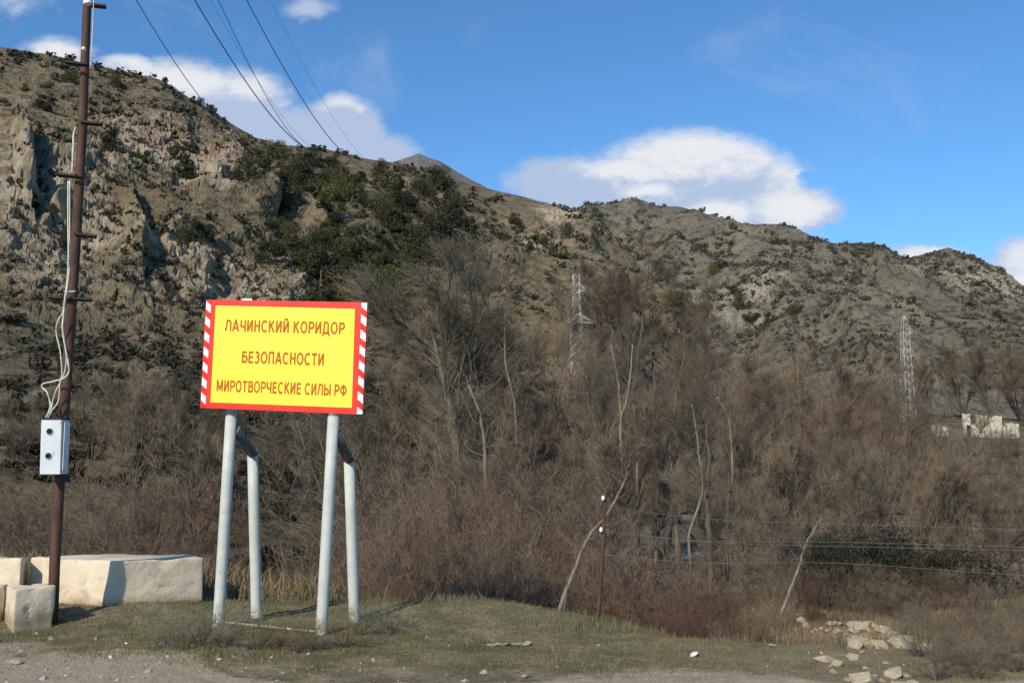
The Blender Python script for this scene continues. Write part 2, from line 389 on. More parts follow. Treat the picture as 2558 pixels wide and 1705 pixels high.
# ------------------------------------------------------------------ hills: real relief standing 45 m to 2.5 km away
HILLS = {}
def hill(name, cols, px0, px1, dpx, nrow, mt, rockfn, amp_big, amp_small, sc, seed, crest=None, back=3.0, pinkfn=None, creamfn=None, rocky=1.0, ribs=()):
    """cols: {px: [(py, Y), ...]} profile of the slope from foot to crest"""
    px = np.arange(px0, px1 + 1, dpx); keys = sorted(cols); K = len(cols[keys[0]])
    pyc = np.array([np.interp(px, keys, [cols[k][i][0] for k in keys]) for i in range(K)])
    Yc = np.array([np.interp(px, keys, [cols[k][i][1] for k in keys]) for i in range(K)])
    if crest is not None: pyc[-1] = np.interp(px, [c[0] for c in crest], [c[1] for c in crest])
    uc, vc = uv_np(px[None, :], pyc); zc = EYE + vc * Yc
    # parameter along the profile in image steps keeps the mesh density even
    t = np.linspace(0, 1, nrow)
    seg = np.abs(np.diff(pyc, axis=0)) + 1e-3
    cum = np.concatenate([np.zeros((1, len(px))), np.cumsum(seg, 0)]) ; cum /= cum[-1]
    Yg = np.empty((nrow, len(px))); Zg = np.empty_like(Yg); PY = np.empty_like(Yg)
    for j in range(len(px)):
        Yg[:, j] = np.interp(t, cum[:, j], Yc[:, j]); Zg[:, j] = np.interp(t, cum[:, j], zc[:, j]); PY[:, j] = np.interp(t, cum[:, j], pyc[:, j])
    # smooth the profile
    for _ in range(12):
        Yg[1:-1] = (Yg[:-2] + 2 * Yg[1:-1] + Yg[2:]) / 4; Zg[1:-1] = (Zg[:-2] + 2 * Zg[1:-1] + Zg[2:]) / 4
    # back side of the ridge
    nb = 14; bt = np.linspace(0, 1, nb + 1)[1:, None]
    Yb = Yg[-1] * (1 + .55 * bt * back / 3); Zb = Zg[-1] - (Zg[-1] - ZV + 20) * bt ** 1.3
    T = np.concatenate([np.repeat(t[:, None], len(px), 1), np.repeat(1 + bt, len(px), 1)])
    Yg = np.concatenate([Yg, Yb]); Zg = np.concatenate([Zg, Zb]); PY = np.concatenate([PY, np.repeat(PY[-1:], nb, 0)])
    xc = (px - 1279) / F
    # azimuth is taken at the horizon so that every column is a straight profile
    u = np.repeat(((px - 1279) / F)[None, :], Yg.shape[0], 0)
    # pixel column drifts with elevation because the camera looks up: follow it
    Vg = (Zg - EYE) / Yg; fac = 1 / (CP + Vg * SP)
    u = u / 1.0 * (1 / fac) if False else u * (CP + Vg * SP)
    X = u * Yg
    P = np.stack([X, Yg, Zg], -1)
    dr = np.gradient(P, axis=0); dc = np.gradient(P, axis=1)
    Nn = np.cross(dc, dr); Nn /= np.linalg.norm(Nn, axis=-1, keepdims=True) + 1e-9
    Nn *= np.sign(Nn[..., 2:3] + 1e-9)
    x, y, z = P[..., 0], P[..., 1], P[..., 2]
    damp = sstep(1.0, .86, T) * .9 + .1
    damp = np.where(T > 1, .1, damp)
    rock = np.clip(rockfn(px[None, :] + 0 * PY, PY), 0, 1)
    rock = np.clip(rock * .92 + .75 * fbm(x, y, z, 26 * sc, 5, seed + 40, .6) - .06, 0, 1)
    wx = fbm(x, y, z, 30 * sc, 3, seed + 11) * 10 * sc
    big = fbm(x + wx, y * .5, z * .45 - wx, 62 * sc, 4, seed, .5, True) * amp_big
    wa = fbm(x, y, z, 11 * sc, 4, seed + 3) * 9 * sc; wb = fbm(z, x, y, 5 * sc, 3, seed + 4) * 4 * sc
    f1, f2, cid = worley(x * .9 + wa + wb, y * .6, z * .75 + x * .45 + wb, 7.0 * sc, seed + 5)
    g1, g2, cid2 = worley(x * .8 + wb * 1.2, y * .6, z * .95 + x * .3 + wa * .3, 2.9 * sc, seed + 8)
    k1, k2, cid3 = worley(x + wb * .5, y * .7, z * .8, 1.5 * sc, seed + 9)
    crag = fbm(x + wb, y, z * .6, 5 * sc, 5, seed + 15, .62, True)
    rk = ((cid - .5) * 1.5 + np.minimum(f2 - f1, .22) * 2.6 + .8 * ((cid2 - .5) + np.minimum(g2 - g1, .2) * 2.0) + .3 * ((cid3 - .5) + np.minimum(k2 - k1, .2) * 2) + crag * .55) * amp_small
    sm = fbm(x, y, z, 9 * sc, 6, seed + 20, .68) * amp_small * 1.0
    if name == 'mountain': big = big * np.interp(px, [2250, 2480], [1, .22])[None, :]
    if name == 'hillside': lowf = 1 - .75 * sstep(840, 930, PY); big = big * lowf; sm = sm * (1 - .5 * sstep(840, 930, PY))
    h = big * damp + (rk * rock * rocky + sm) * (damp * .8 + .2)
    for line, wl, wr_, hh_ in ribs:
        d = np.full(PY.shape, 1e9); sd = np.zeros(PY.shape)
        PXb = px[None, :] + 0 * PY
        for (ax, ay), (bx_, by_) in zip(line, line[1:]):
            L2 = (bx_ - ax) ** 2 + (by_ - ay) ** 2; tt = np.clip(((PXb - ax) * (bx_ - ax) + (PY - ay) * (by_ - ay)) / L2, 0, 1)
            ex, ey = PXb - (ax + tt * (bx_ - ax)) + wb * 2.2 / sc, PY - (ay + tt * (by_ - ay)) + wa * 1.2 / sc; dd = np.hypot(ex, ey)
            m_ = dd < d; d = np.where(m_, dd, d); sd = np.where(m_, np.sign(ex - ey * .3), sd)
        wdt_ = np.where(sd > 0, wr_, wl)
        h = h + hh_ * np.exp(-(d / wdt_) ** 2) * damp - hh_ * .55 * np.exp(-((d - 34) / 22) ** 2) * (sd > 0) * damp
    P = P + Nn * h[..., None]
    nr, nc = Yg.shape
    me = mesh_np(name, P.reshape(-1, 3), grid_faces(nr, nc), mt, False)
    slope = sstep(.55, .75, 1 - Nn[..., 2])
    attr(me, 'rock', np.clip(rock * .8, 0, 1))
    PXX = px[None, :] + 0 * PY
    nz = fbm(x, y, z, 12 * sc, 4, seed + 60)
    attr(me, 'pink', np.clip(sstep(.1, .6, (pinkfn(PXX, PY) if pinkfn else 0 * PY) + nz * .5), 0, 1))
    attr(me, 'cream', np.clip(sstep(.35, .7, (creamfn(PXX, PY) if creamfn else 0 * PY) + nz * .6), 0, 1))
    HILLS[name] = (px, P, PY, nrow)
    return tag(link(name, me), kind='structure')
def blob(px, py, cx, cy, rx, ry):
    return np.clip(1.25 - np.sqrt(((px - cx) / rx) ** 2 + ((py - cy) / ry) ** 2), 0, 1)

crestA = [(-400, 40), (0, 122), (120, 140), (200, 158), (330, 185), (400, 205), (470, 248), (520, 272), (580, 312), (640, 345), (700, 362), (800, 372), (870, 390),
          (920, 400), (1000, 408), (1070, 430), (1130, 450), (1200, 470), (1290, 490), (1370, 512), (1440, 535), (1500, 575), (1580, 650), (1660, 745), (1740, 850),
          (1800, 930), (1900, 975), (2050, 1000), (2200, 1010), (2320, 1072), (2560, 1074), (3000, 1000)]
colsA = {
    -400: [(1420, 42), (1150, 75), (900, 150), (820, 185), (560, 235), (300, 320), (40, 460)],
    0: [(1420, 42), (1150, 75), (900, 165), (850, 195), (600, 240), (330, 330), (122, 480)],
    500: [(1420, 48), (1180, 80), (930, 180), (860, 215), (620, 270), (400, 380), (260, 490)],
    900: [(1400, 55), (1200, 95), (980, 200), (880, 250), (700, 320), (520, 430), (395, 570)],
    1200: [(1380, 75), (1220, 120), (1020, 220), (900, 290), (750, 380), (600, 500), (470, 660)],
    1440: [(1340, 120), (1190, 240), (1040, 250), (920, 265), (780, 400), (640, 540), (535, 700)],
    1600: [(1300, 160), (1195, 260), (1060, 290), (980, 320), (880, 390), (780, 460), (670, 560)],
    1800: [(1290, 170), (1200, 260), (1120, 300), (1060, 330), (1010, 370), (970, 410), (930, 450)],
    2200: [(1290, 160), (1190, 240), (1130, 270), (1100, 290), (1060, 320), (1040, 350), (1010, 400)],
    3000: [(1290, 160), (1190, 240), (1130, 270), (1100, 285), (1090, 300), (1080, 320), (1050, 380)]}
def rockA(px, py):
    r = blob(px, py, 130, 620, 330, 270) * 1.1 + blob(px, py, 560, 760, 260, 140) * .9 + blob(px, py, 540, 430, 180, 120) * .9 \
        + blob(px, py, 330, 350, 180, 70) * .8 + blob(px, py, 980, 480, 90, 50) * .7 + blob(px, py, 1400, 550, 90, 60) * 1.0 + blob(px, py, 1330, 640, 140, 80) * .6 \
        + blob(px, py, 1750, 800, 160, 140) * .5
    return np.where(py > 880, .05, r)
hill('hillside', colsA, -400, 3000, 3.0, 430, M['hill'], rockA, 15, 2.1, 1.0, 100, crest=crestA, ribs=[([(570, 400), (625, 450), (650, 520), (655, 560)], 46, 12, 7), ([(20, 430), (50, 480), (60, 560)], 40, 12, 7), ([(330, 590), (352, 640), (345, 690)], 35, 14, 4), ([(480, 410), (540, 450)], 40, 18, 3), ([(700, 560), (770, 620), (800, 660)], 30, 14, 5), ([(1380, 560), (1450, 640), (1520, 760)], 60, 30, 4), ([(1660, 770), (1760, 860)], 60, 34, 4)],
     pinkfn=lambda a, b: blob(a, b, 380, 350, 150, 60) * 1.0 + blob(a, b, 560, 420, 100, 90) * .5, creamfn=lambda a, b: blob(a, b, 1410, 555, 75, 38) + blob(a, b, 1180, 500, 60, 20) * .7)
crestB = [(1100, 560), (1300, 530), (1440, 522), (1500, 509), (1580, 500), (1650, 520), (1700, 523), (1780, 542), (1850, 562), (1960, 566), (2020, 590), (2080, 610), (2150, 611),
          (2210, 614), (2250, 642), (2275, 646), (2370, 620), (2430, 642), (2500, 672), (2558, 716), (2700, 800), (3100, 860)]
colsB = {
    1100: [(1160, 500), (900, 640), (700, 850), (600, 1000), (560, 1150)],
    1440: [(1160, 500), (900, 640), (720, 850), (600, 1000), (522, 1200)],
    1960: [(1160, 400), (930, 520), (800, 700), (680, 900), (566, 1150)],
    2250: [(1160, 400), (900, 540), (800, 720), (710, 900), (642, 1100)],
    2558: [(1160, 400), (900, 540), (840, 700), (780, 880), (716, 1050)],
    3100: [(1160, 400), (960, 540), (920, 700), (890, 880), (860, 1050)]}
hill('mountain', colsB, 1100, 3100, 3.0, 260, M['range'],
     lambda a, b: .12 + blob(a, b, 1850, 830, 200, 90) * .6 + blob(a, b, 2400, 700, 170, 90) * .6 + blob(a, b, 2540, 740, 100, 120) * .6, 38, 3.2, 2.0, 300, crest=crestB,
     creamfn=lambda a, b: blob(a, b, 1870, 690, 50, 25) * .6 + blob(a, b, 2380, 690, 100, 40) * .3)
crestD = [(900, 430), (985, 407), (1045, 385), (1100, 405), (1160, 440), (1220, 472), (1300, 520), (1450, 620)]
colsD = {900: [(700, 2000), (500, 2300), (430, 2500)], 1450: [(800, 2000), (700, 2300), (620, 2500)]}
hill('far_peak', colsD, 900, 1450, 4.0, 60, M['peak'], lambda a, b: .3 + 0 * a, 30, 6, 6.0, 500, crest=crestD)

from mathutils.bvhtree import BVHTree
_bv = {}
def bvh(n):
    if n not in _bv:
        dg = bpy.context.evaluated_depsgraph_get()
        _bv[n] = BVHTree.FromObject(bpy.data.objects[n], dg)
    return _bv[n]
def zat(x, y):
    """height of the highest ground surface under (x, y)"""
    zb = -99
    for n in ('ground', 'hillside', 'mountain'):
        h = bvh(n).ray_cast(Vector((x, y, 600)), Vector((0, 0, -1)))
        if h[0] is not None: zb = max(zb, h[0].z)
    return zb

# ------------------------------------------------------------------ evergreens and scrub on the slopes
def leaf_cloud(n, shape, size, seed, flat=.0, tri=True):
    """n small leaf-clump triangles spread through the volume given by shape(rng)->points, normals mostly outward"""
    r = np.random.default_rng(seed)
    c = shape(r, n)
    d = r.normal(size=(n, 3)); d /= np.linalg.norm(d, axis=1, keepdims=True)
    a = np.cross(d, r.normal(size=(n, 3))); a /= np.linalg.norm(a, axis=1, keepdims=True) + 1e-9
    b = np.cross(d, a); s = size * r.uniform(.5, 1.3, (n, 1))
    v = np.stack([c - a * s, c + a * s * .6 + b * s * .7, c + a * .5 * s - b * s * .8], 1)
    return v.reshape(-1, 3), np.arange(n * 3).reshape(-1, 3)
def lumpy(r, n, lobes, h, wd, base=.1):
    L = np.stack([r.uniform(-.55, .55, lobes) * wd, r.uniform(-.55, .55, lobes) * wd, r.uniform(base + .15, .85, lobes) * h], 1)
    taper = 1 - .75 * (L[:, 2] / h)
    L[:, :2] *= taper[:, None]
    rad = r.uniform(.22, .38, lobes) * wd * (.5 + .5 * taper)
    i = r.integers(0, lobes, n)
    d = r.normal(size=(n, 3)); d /= np.linalg.norm(d, axis=1, keepdims=True)
    q = r.uniform(.35, 1, (n, 1)) ** .5
    p = L[i] + d * q * rad[i][:, None] * np.array([1, 1, 1.0])
    p[:, 2] = np.maximum(p[:, 2], .02 * h)
    return p
ever_protos = []
for k in range(5):
    hgt = 1.0; wd = [.75, .95, .6, 1.1, .85][k]
    v, f = leaf_cloud(3200, lambda r, n: lumpy(r, n, [9, 22, 14, 30, 7][k], 1.0, wd, -.1), .030, 50 + k)
    me = mesh_np('crown', v, f, M['ever'] if k % 2 == 0 else M['ever2'])
    tv = MB().tube([(0, 0, -.25), (.01, 0, .25), (.0, .01, .7)], [.035, .028, .01], 6)
    tm = bpy.data.meshes.new('trunk'); tv.bm.to_mesh(tm); tv.bm.free(); tm.materials.append(M['bark_dark'])
    ever_protos.append((me, tm))
shrub_protos = []
for k in range(4):
    v, f = leaf_cloud(260, lambda r, n: lumpy(r, n, 6, .7, 1.1, -.1), .10, 80 + k)
    shrub_protos.append(mesh_np('scrub_bush', v, f, M['shrub'] if k % 2 == 0 else M['shrubbrown']))

def hill_point(name, px, py):
    pxs, P, PY, nrow = HILLS[name]
    j = int(np.clip(np.searchsorted(pxs, px), 0, len(pxs) - 1))
    i = int(np.argmin(np.abs(PY[:nrow, j] - py)))
    return Vector(P[i, j])
def evergreen(px, py, hpx, zone, name='hillside'):
    p = hill_point(name, px, py)
    h = hpx / F * p.y
    k = random.randrange(5); cm, tm = ever_protos[k]; sq_ = random.uniform(.75, 1.2)
    lab = {'w': ('dark green juniper in the dense stand on the rocky slope above the sign', 'junipers in the dense stand on the left slope'),
           'l': ('dark green bush-like juniper among the pale rocks behind the rusty pole', 'scattered junipers among the rocks on the left'),
           'r': ('small dark juniper on the grey slope of the distant right-hand range', 'junipers dotted over the right-hand range'),
           'm': ('dark juniper on the open tan slope right of the dense stand', 'junipers scattered on the middle slope'),
           'c': ('dark juniper silhouetted on the skyline of the left ridge', 'junipers along the left skyline')}[zone]
    e = empty('juniper', p - Vector((0, 0, h * .10)), random.uniform(0, 6.28)); s = h
    e.scale = (s * random.uniform(.8, 1.5), s * random.uniform(.8, 1.5), s * sq_)
    tag(e, lab[0], 'tree', lab[1])
    o = link('crown', cm, e); link('trunk', tm, e); o.material_slots[0].link = 'OBJECT'; o.material_slots[0].material = M[random.choice(('ever', 'ever2', 'ever3', 'shrub'))]
    return e
# dense stand: individuals along the dark band of the photograph
band = [(690, 400, 50, 30), (720, 450, 60, 40), (700, 520, 60, 40), (760, 560, 90, 50), (690, 620, 60, 50), (800, 640, 110, 60), (880, 560, 80, 50), (950, 620, 90, 60),
        (1040, 560, 80, 40), (1080, 620, 70, 50), (880, 700, 130, 60), (990, 700, 110, 50), (930, 780, 120, 50), (1010, 500, 60, 30), (780, 500, 60, 30), (960, 540, 60, 30), (1000, 640, 110, 60), (860, 760, 90, 60), (900, 830, 70, 40), (930, 720, 80, 50), (960, 780, 70, 50), (820, 700, 70, 50), (640, 460, 40, 40), (1100, 510, 30, 30)]
cnt = 0
wts = [b[2] * b[3] for b in band]
for _ in range(215):
    b = random.choices(band, wts)[0]
    px = random.gauss(b[0], b[2] * .8); py = random.gauss(b[1], b[3] * .9)
    if py < np.interp(px, [c[0] for c in crestA], [c[1] for c in crestA]) + 12: continue
    evergreen(px, py, (26 + 54 * random.random() ** 1.6) * (.75 + .5 * (py - 400) / 400), 'w')
for px, py, h in [(270, 440, 75), (250, 470, 60), (300, 460, 50), (350, 460, 48), (430, 480, 60), (455, 505, 70), (440, 430, 50), (480, 640, 75), (500, 630, 60), (455, 650, 45), (120, 610, 50), (105, 300, 45),
                  (175, 240, 36), (290, 235, 44), (385, 290, 18), (580, 560, 60), (620, 560, 50), (560, 550, 40), (240, 480, 50), (265, 420, 45), (60, 260, 25)]:
    evergreen(px, py, h, 'l')
for px, py, h in [(290, 188, 18), (410, 222, 30), (425, 228, 26), (480, 258, 24), (500, 264, 24), (335, 192, 14), (655, 358, 14), (780, 372, 16), (840, 384, 18), (855, 388, 16), (1080, 432, 34), (885, 400, 16), (1100, 440, 20),
                  (1380, 514, 12), (1395, 518, 14), (560, 300, 14), (530, 280, 16)]:
    evergreen(px, py + 6, h, 'c')
for px, py, h in [(1280, 582, 42), (1290, 590, 34), (1130, 465, 22), (1180, 480, 16), (1240, 640, 36), (1330, 640, 50), (1350, 655, 50), (1310, 680, 34), (1230, 660, 24), (1380, 690, 50), (1210, 520, 16), (1190, 560, 22), (1140, 560, 30),
                  (1160, 620, 40), (1660, 830, 60), (1690, 840, 40), (1400, 640, 40)]:
    evergreen(px, py, h, 'm')
for px, py, h in [(1800, 740, 36), (1780, 745, 30), (1810, 770, 40), (1830, 800, 34), (1850, 820, 44), (1880, 830, 46), (1770, 790, 40), (1760, 820, 36), (1940, 845, 50), (1960, 850, 50), (1980, 840, 36), (1920, 835, 32), (1950, 745, 30), (1930, 685, 26), (1945, 684, 22),
                  (1820, 655, 20), (2010, 715, 20), (1950, 810, 26), (2430, 745, 22), (2460, 745, 18), (2485, 800, 26), (2500, 810, 26), (2415, 780, 18), (2550, 740, 20), (2430, 640, 9), (2498, 672, 8), (2180, 700, 16), (1700, 690, 18), (1640, 640, 16), (2090, 820, 20), (2270, 830, 24), (1870, 860, 30), (1730, 770, 30)]:
    evergreen(px, py + 4, h, 'r', 'mountain')

# low scrub: the largest as single bushes, the far small ones as ground cover
sc_pts = []
def scatter(name, n, x0, x1, y0, y1, s0, s1, seed):
    r = np.random.default_rng(seed); pxs, P, PY, nrow = HILLS[name]; out = []
    for _ in range(n):
        px = r.uniform(x0, x1); py = r.uniform(y0, y1)
        j = int(np.clip(np.searchsorted(pxs, px), 0, len(pxs) - 1))
        if py < PY[nrow - 1, j] + 3: continue
        if vnoise(np.array([px / 55.]), np.array([py / 28.]), np.array([seed * 1.]))[0] < -.25: continue
        i = int(np.argmin(np.abs(PY[:nrow, j] - py))); p = P[i, j]
        out.append((p, (s0 + (s1 - s0) * r.uniform(0, 1) ** 2.2) / F * p[1]))
    return out
sA = scatter('hillside', 8500, -40, 1800, 110, 1000, 7, 30, 5)
sA2 = scatter('hillside', 2200, -40, 1300, 870, 1330, 14, 60, 8)
sB = scatter('mountain', 14000, 1250, 2600, 500, 1000, 5, 21, 6)
def stuff(name, pts, label, seed):
    r = np.random.default_rng(seed); vs = []; fs = []; off = 0
    base = []
    for k in range(3):
        base.append(leaf_cloud(44, lambda q, n: lumpy(q, n, 4, .6, 1.0, -.15), .20, 900 + k))
    for p, s in pts:
        v, f = base[r.integers(3)]; a = r.uniform(0, 6.28); ca, sa = math.cos(a), math.sin(a)
        w_ = v @ np.array([[ca, sa, 0], [-sa, ca, 0], [0, 0, 1]]) * s * np.array([1, 1, r.uniform(.7, 1.2)]) + p
        vs.append(w_); fs.append(f + off); off += len(v)
    far = name.startswith('distant')
    me = mesh_np(name, np.concatenate(vs), np.concatenate(fs), M['farscrub'] if far else M['shrub'])
    me.materials.append(M['farscrub'] if far else M['shrubbrown'])
    idx = np.repeat(r.integers(0, 2, len(pts)), 44).astype(np.int32); me.polygons.foreach_set('material_index', idx)
    return tag(link(name, me), label, 'scrub', kind='stuff')
allA = sorted(sA + sA2, key=lambda q: -q[1] / q[0][1])
for i, (p, s) in enumerate(allA[:260]):
    o = link('scrub_bush', shrub_protos[i % 4]); o.location = Vector(p) - Vector((0, 0, .05 * s)); o.scale = (s, s, s * random.uniform(.7, 1.1)); o.rotation_euler = (0, 0, random.uniform(0, 6.28))
    tag(o, 'low brown-olive scrub bush on the slope below and between the rocks', 'bush', 'scrub bushes on the left hillside')
stuff('scrub', allA[260:], 'low brown scrub covering the left hillside between rocks and junipers', 3)
stuff('distant_scrub', sB, 'tiny dark scrub dotting the distant right-hand range', 4)

# ------------------------------------------------------------------ bare trees
def tubes(pts, rad, sides):
    """pts (n,k,3), rad (n,k) -> verts, quads"""
    n, k, _ = pts.shape
    t = np.gradient(pts, axis=1); t /= np.linalg.norm(t, axis=2, keepdims=True) + 1e-9
    ref = np.where(np.abs(t[..., 2:3]) > .8, np.array([1., 0, 0]), np.array([0, 0, 1.]))
    a = np.cross(t, ref); a /= np.linalg.norm(a, axis=2, keepdims=True) + 1e-9
    b = np.cross(t, a)
    an = np.arange(sides) * 2 * np.pi / sides
    v = pts[:, :, None, :] + rad[:, :, None, None] * (a[:, :, None, :] * np.cos(an)[None, None, :, None] + b[:, :, None, :] * np.sin(an)[None, None, :, None])
    idx = np.arange(n * k * sides).reshape(n, k, sides)
    q = np.stack([idx[:, :-1, :], np.roll(idx[:, :-1, :], -1, 2), np.roll(idx[:, 1:, :], -1, 2), idx[:, 1:, :]], -1)
    return v.reshape(-1, 3), q.reshape(-1, 4)
def grow(start, d, L, rad, k, r, wig, up, tip=.35):
    """polylines (n,k+1,3)"""
    n = len(start); P = np.empty((n, k + 1, 3)); P[:, 0] = start; d = d.copy()
    for i in range(k):
        d = d + r.normal(size=(n, 3)) * wig + np.array([0, 0, up])
        d /= np.linalg.norm(d, axis=1, keepdims=True)
        P[:, i + 1] = P[:, i] + d * (L / k)[:, None]
    Rr = rad[:, None] * np.linspace(1, tip, k + 1)[None, :]
    return P, Rr
def spawn(P, Rr, m, ang, lf, rf, r, t0=.3, t1=1.0, Lpar=None, up=0.0, rmin=.004, taperlen=.5):
    n, k, _ = P.shape; k -= 1
    t = r.uniform(t0, t1, (n, m)); s = t * k; i = np.minimum(s.astype(int), k - 1); f = (s - i)[..., None]
    ar = np.arange(n)[:, None]
    pos = P[ar, i] * (1 - f) + P[ar, i + 1] * f
    tan = P[ar, i + 1] - P[ar, i]; tan /= np.linalg.norm(tan, axis=2, keepdims=True) + 1e-9
    rr = Rr[ar, i]
    ax = np.cross(tan, r.normal(size=(n, m, 3))); ax /= np.linalg.norm(ax, axis=2, keepdims=True) + 1e-9
    A = np.abs(r.normal(ang, ang * .25, (n, m, 1)))
    d = tan * np.cos(A) + ax * np.sin(A) + np.array([0, 0, up]); d /= np.linalg.norm(d, axis=2, keepdims=True)
    L = Lpar[:, None] * lf * r.uniform(.55, 1.2, (n, m)) * (1 - taperlen * (t - t0) / (t1 - t0 + 1e-6))
    rad = np.maximum(rr * rf * r.uniform(.7, 1, (n, m)), rmin)
    return pos.reshape(-1, 3), d.reshape(-1, 3), L.ravel(), rad.ravel()
def tree_mesh(seed, H, stems, spread, r0, m1, m2, m3, m4, l1=.42, l2=.5, l3=.5, l4=.5, up=.06, low=.22, twig=.006, a1=.6, wig=.09, lean=0):
    r = np.random.default_rng(seed)
    an = r.uniform(0, 2 * np.pi, stems); sd = np.abs(r.normal(spread, spread * .4, stems))
    d = np.stack([np.cos(an) * np.sin(sd) + lean, np.sin(an) * np.sin(sd), np.cos(sd)], 1)
    st = np.stack([np.cos(an), np.sin(an), np.zeros(stems) - .02 * H / .6], 1) * np.array([.12, .12, 1]) * (1 if stems > 1 else .01)
    L0 = H * r.uniform(.72, .92, stems)
    P0, R0 = grow(st, d, L0, np.full(stems, r0), 9, r, wig * .7, up * .5, .18)
    s1 = spawn(P0, R0, m1, a1, l1, .55, r, low, .98, L0, .1)
    # longest limbs in the middle of the crown, short ones at the top: a rounded outline
    zt_ = np.clip((s1[0][:, 2] / H - low * .8) / (1 - low * .8), 0, 1); s1 = (s1[0], s1[1], s1[2] * (.55 + .95 * np.sin(np.pi * np.clip(zt_, .05, 1) ** .75)), s1[3])
    P1, R1 = grow(*s1[:2], s1[2], s1[3], 6, r, wig * 1.5, up, .3)
    s2 = spawn(P1, R1, m2, .62, l2, .55, r, .2, 1, s1[2], .08, twig * 2)
    P2, R2 = grow(*s2[:2], s2[2], s2[3], 5, r, wig * 1.6, up, .4)
    s3 = spawn(P2, R2, m3, .6, l3, .55, r, .15, 1, s2[2], .08, twig * 1.3)
    P3, R3 = grow(*s3[:2], s3[2], s3[3], 3, r, wig * .9, up * .5, .5)
    s4 = spawn(P3, R3, m4, .5, l4, .6, r, .1, 1, s3[2], .06, twig, .3)
    s4l = np.maximum(s4[2] * 1.3, .045 * H)
    P4, R4 = grow(*s4[:2], s4l, s4[3], 2, r, wig * .7, up * .3, .6)
    def join(parts):
        vs = []; fs = []; o = 0
        for v, f in parts: vs.append(v); fs.append(f + o); o += len(v)
        return np.concatenate(vs), np.concatenate(fs)
    tv, tf = join([tubes(P0, R0, 8), tubes(P1, R1, 5)])
    cv_, cf = join([tubes(P2, R2, 4), tubes(P3, R3, 3), tubes(P4, R4, 3)])
    top = float(cv_[:, 2].max())
    tm = mesh_np('trunk', tv, tf, M['bark_pale'], True); cm = mesh_np('crown', cv_, cf, M['tw_brown'], False)
    return tm, cm, np.percentile(cv_[:, 2], 99.6)
PT = {
    'cotton0': tree_mesh(1, 17, 1, .05, .26, 20, 8, 7, 6, twig=.0065, a1=.7, low=.30, l1=.36),
    'cotton1': tree_mesh(2, 17, 4, .16, .19, 10, 7, 7, 6, twig=.0065, a1=.5, low=.34, l1=.36),
    'cotton2': tree_mesh(3, 16, 3, .24, .20, 12, 7, 7, 6, twig=.0065, a1=.62, low=.30, wig=.12, l1=.36),
    'round0': tree_mesh(4, 12, 7, .42, .10, 8, 6, 5, 4, twig=.008, a1=.5, low=.16),
    'round1': tree_mesh(5, 12, 9, .5, .09, 7, 5, 5, 4, twig=.008, a1=.45, low=.14, wig=.12),
    'shrub0': tree_mesh(6, 4, 18, .5, .018, 6, 4, 4, 2, twig=.0026, a1=.4, low=.08, wig=.10),
    'shrub1': tree_mesh(7, 4, 22, .62, .016, 6, 4, 4, 2, twig=.0026, a1=.45, low=.05, wig=.15, up=.0),
    'shrub2': tree_mesh(8, 3, 26, .35, .011, 5, 4, 4, 2, twig=.0024, a1=.3, low=.08, wig=.06),
}
def bare(kind, px, Y, top, tw, bark, label, group=None, wide=1.0, name=None, lean=0, cat=None):
    label = label
    u, v = uv(px, top)
    x = u * Y; z0 = zat(x, Y); zt = EYE + v * Y
    tm, cm, Ht = PT[kind]; s = max((zt - z0), .4) / Ht
    isb = kind.startswith('shrub')
    e = empty(name or ('bare_shrub' if isb else 'bare_tree'), (x, Y, z0 - .04 * s), random.uniform(0, 6.28)); e.scale = (s * wide, s * wide, s)
    if lean: e.rotation_euler = (0, lean, 0)
    tag(e, label, cat or ('shrub' if isb else 'tree'), group)
    for n, me, m_ in (('trunk' if not isb else 'stem', tm, bark), ('crown', cm, tw)):
        o = link(n, me, e); o.material_slots[0].link = 'OBJECT'; o.material_slots[0].material = M[m_]
    return e
ORD = ('leftmost,second,third,fourth,fifth,sixth,seventh,eighth,ninth,tenth,eleventh,twelfth,thirteenth,fourteenth,fifteenth,sixteenth,seventeenth,eighteenth,nineteenth,twentieth,' + ','.join('twenty-' + q for q in 'first,second,third,fourth,fifth,sixth,seventh,eighth,ninth'.split(',')) + ',' + ','.join('thirty-' + q for q in 'first,second,third,fourth,fifth,sixth,seventh,eighth,ninth'.split(','))).split(',')
def ordinals(rows, what):
    xs = sorted(range(len(rows)), key=lambda q: rows[q][0]); n = len(rows); out = []
    for q in range(n):
        k = xs.index(q); out.append(('leftmost ' if k == 0 else 'rightmost ' if k == n - 1 else ORD[k] + ' from left, ') + what)
    return out
random.seed(21)
# the large bare trees one can tell apart
B = 'bare trees in the valley'
bare('cotton0', 1215, 52, 630, 'tw_grey', 'bark_pale', 'tall round-crowned bare tree with pale trunk, left of the lattice tower', None, 1.15)
bare('cotton2', 1140, 60, 690, 'tw_brown', 'bark_dark', 'wide bare tree right of the sign with fanning twigs', None, .9)
bare('cotton1', 1285, 66, 700, 'tw_brown', 'bark_pale', 'bare tree just left of the pylon with upright limbs', None, .7)
bare('cotton1', 1600, 50, 750, 'tw_brown', 'bark_pale', 'pale-limbed bare tree forking upward right of the pylon', None, .8)
bare('cotton2', 1570, 300, 600, 'tw_red', 'bark_dark', 'tallest reddish-brown bare tree reaching the yellow rock outcrop', None, 1.2)
bare('cotton1', 1500, 310, 640, 'tw_red', 'bark_dark', 'reddish bare tree beneath the yellow rock outcrop', None, 1.2)
bare('cotton2', 1640, 310, 690, 'tw_red', 'bark_dark', 'reddish bare tree on the slope right of the tallest one', None, 1.1)
bare('round0', 1420, 300, 700, 'tw_brown', 'bark_dark', 'brown bare tree on the slope just behind the left pylon', None, 1.0)
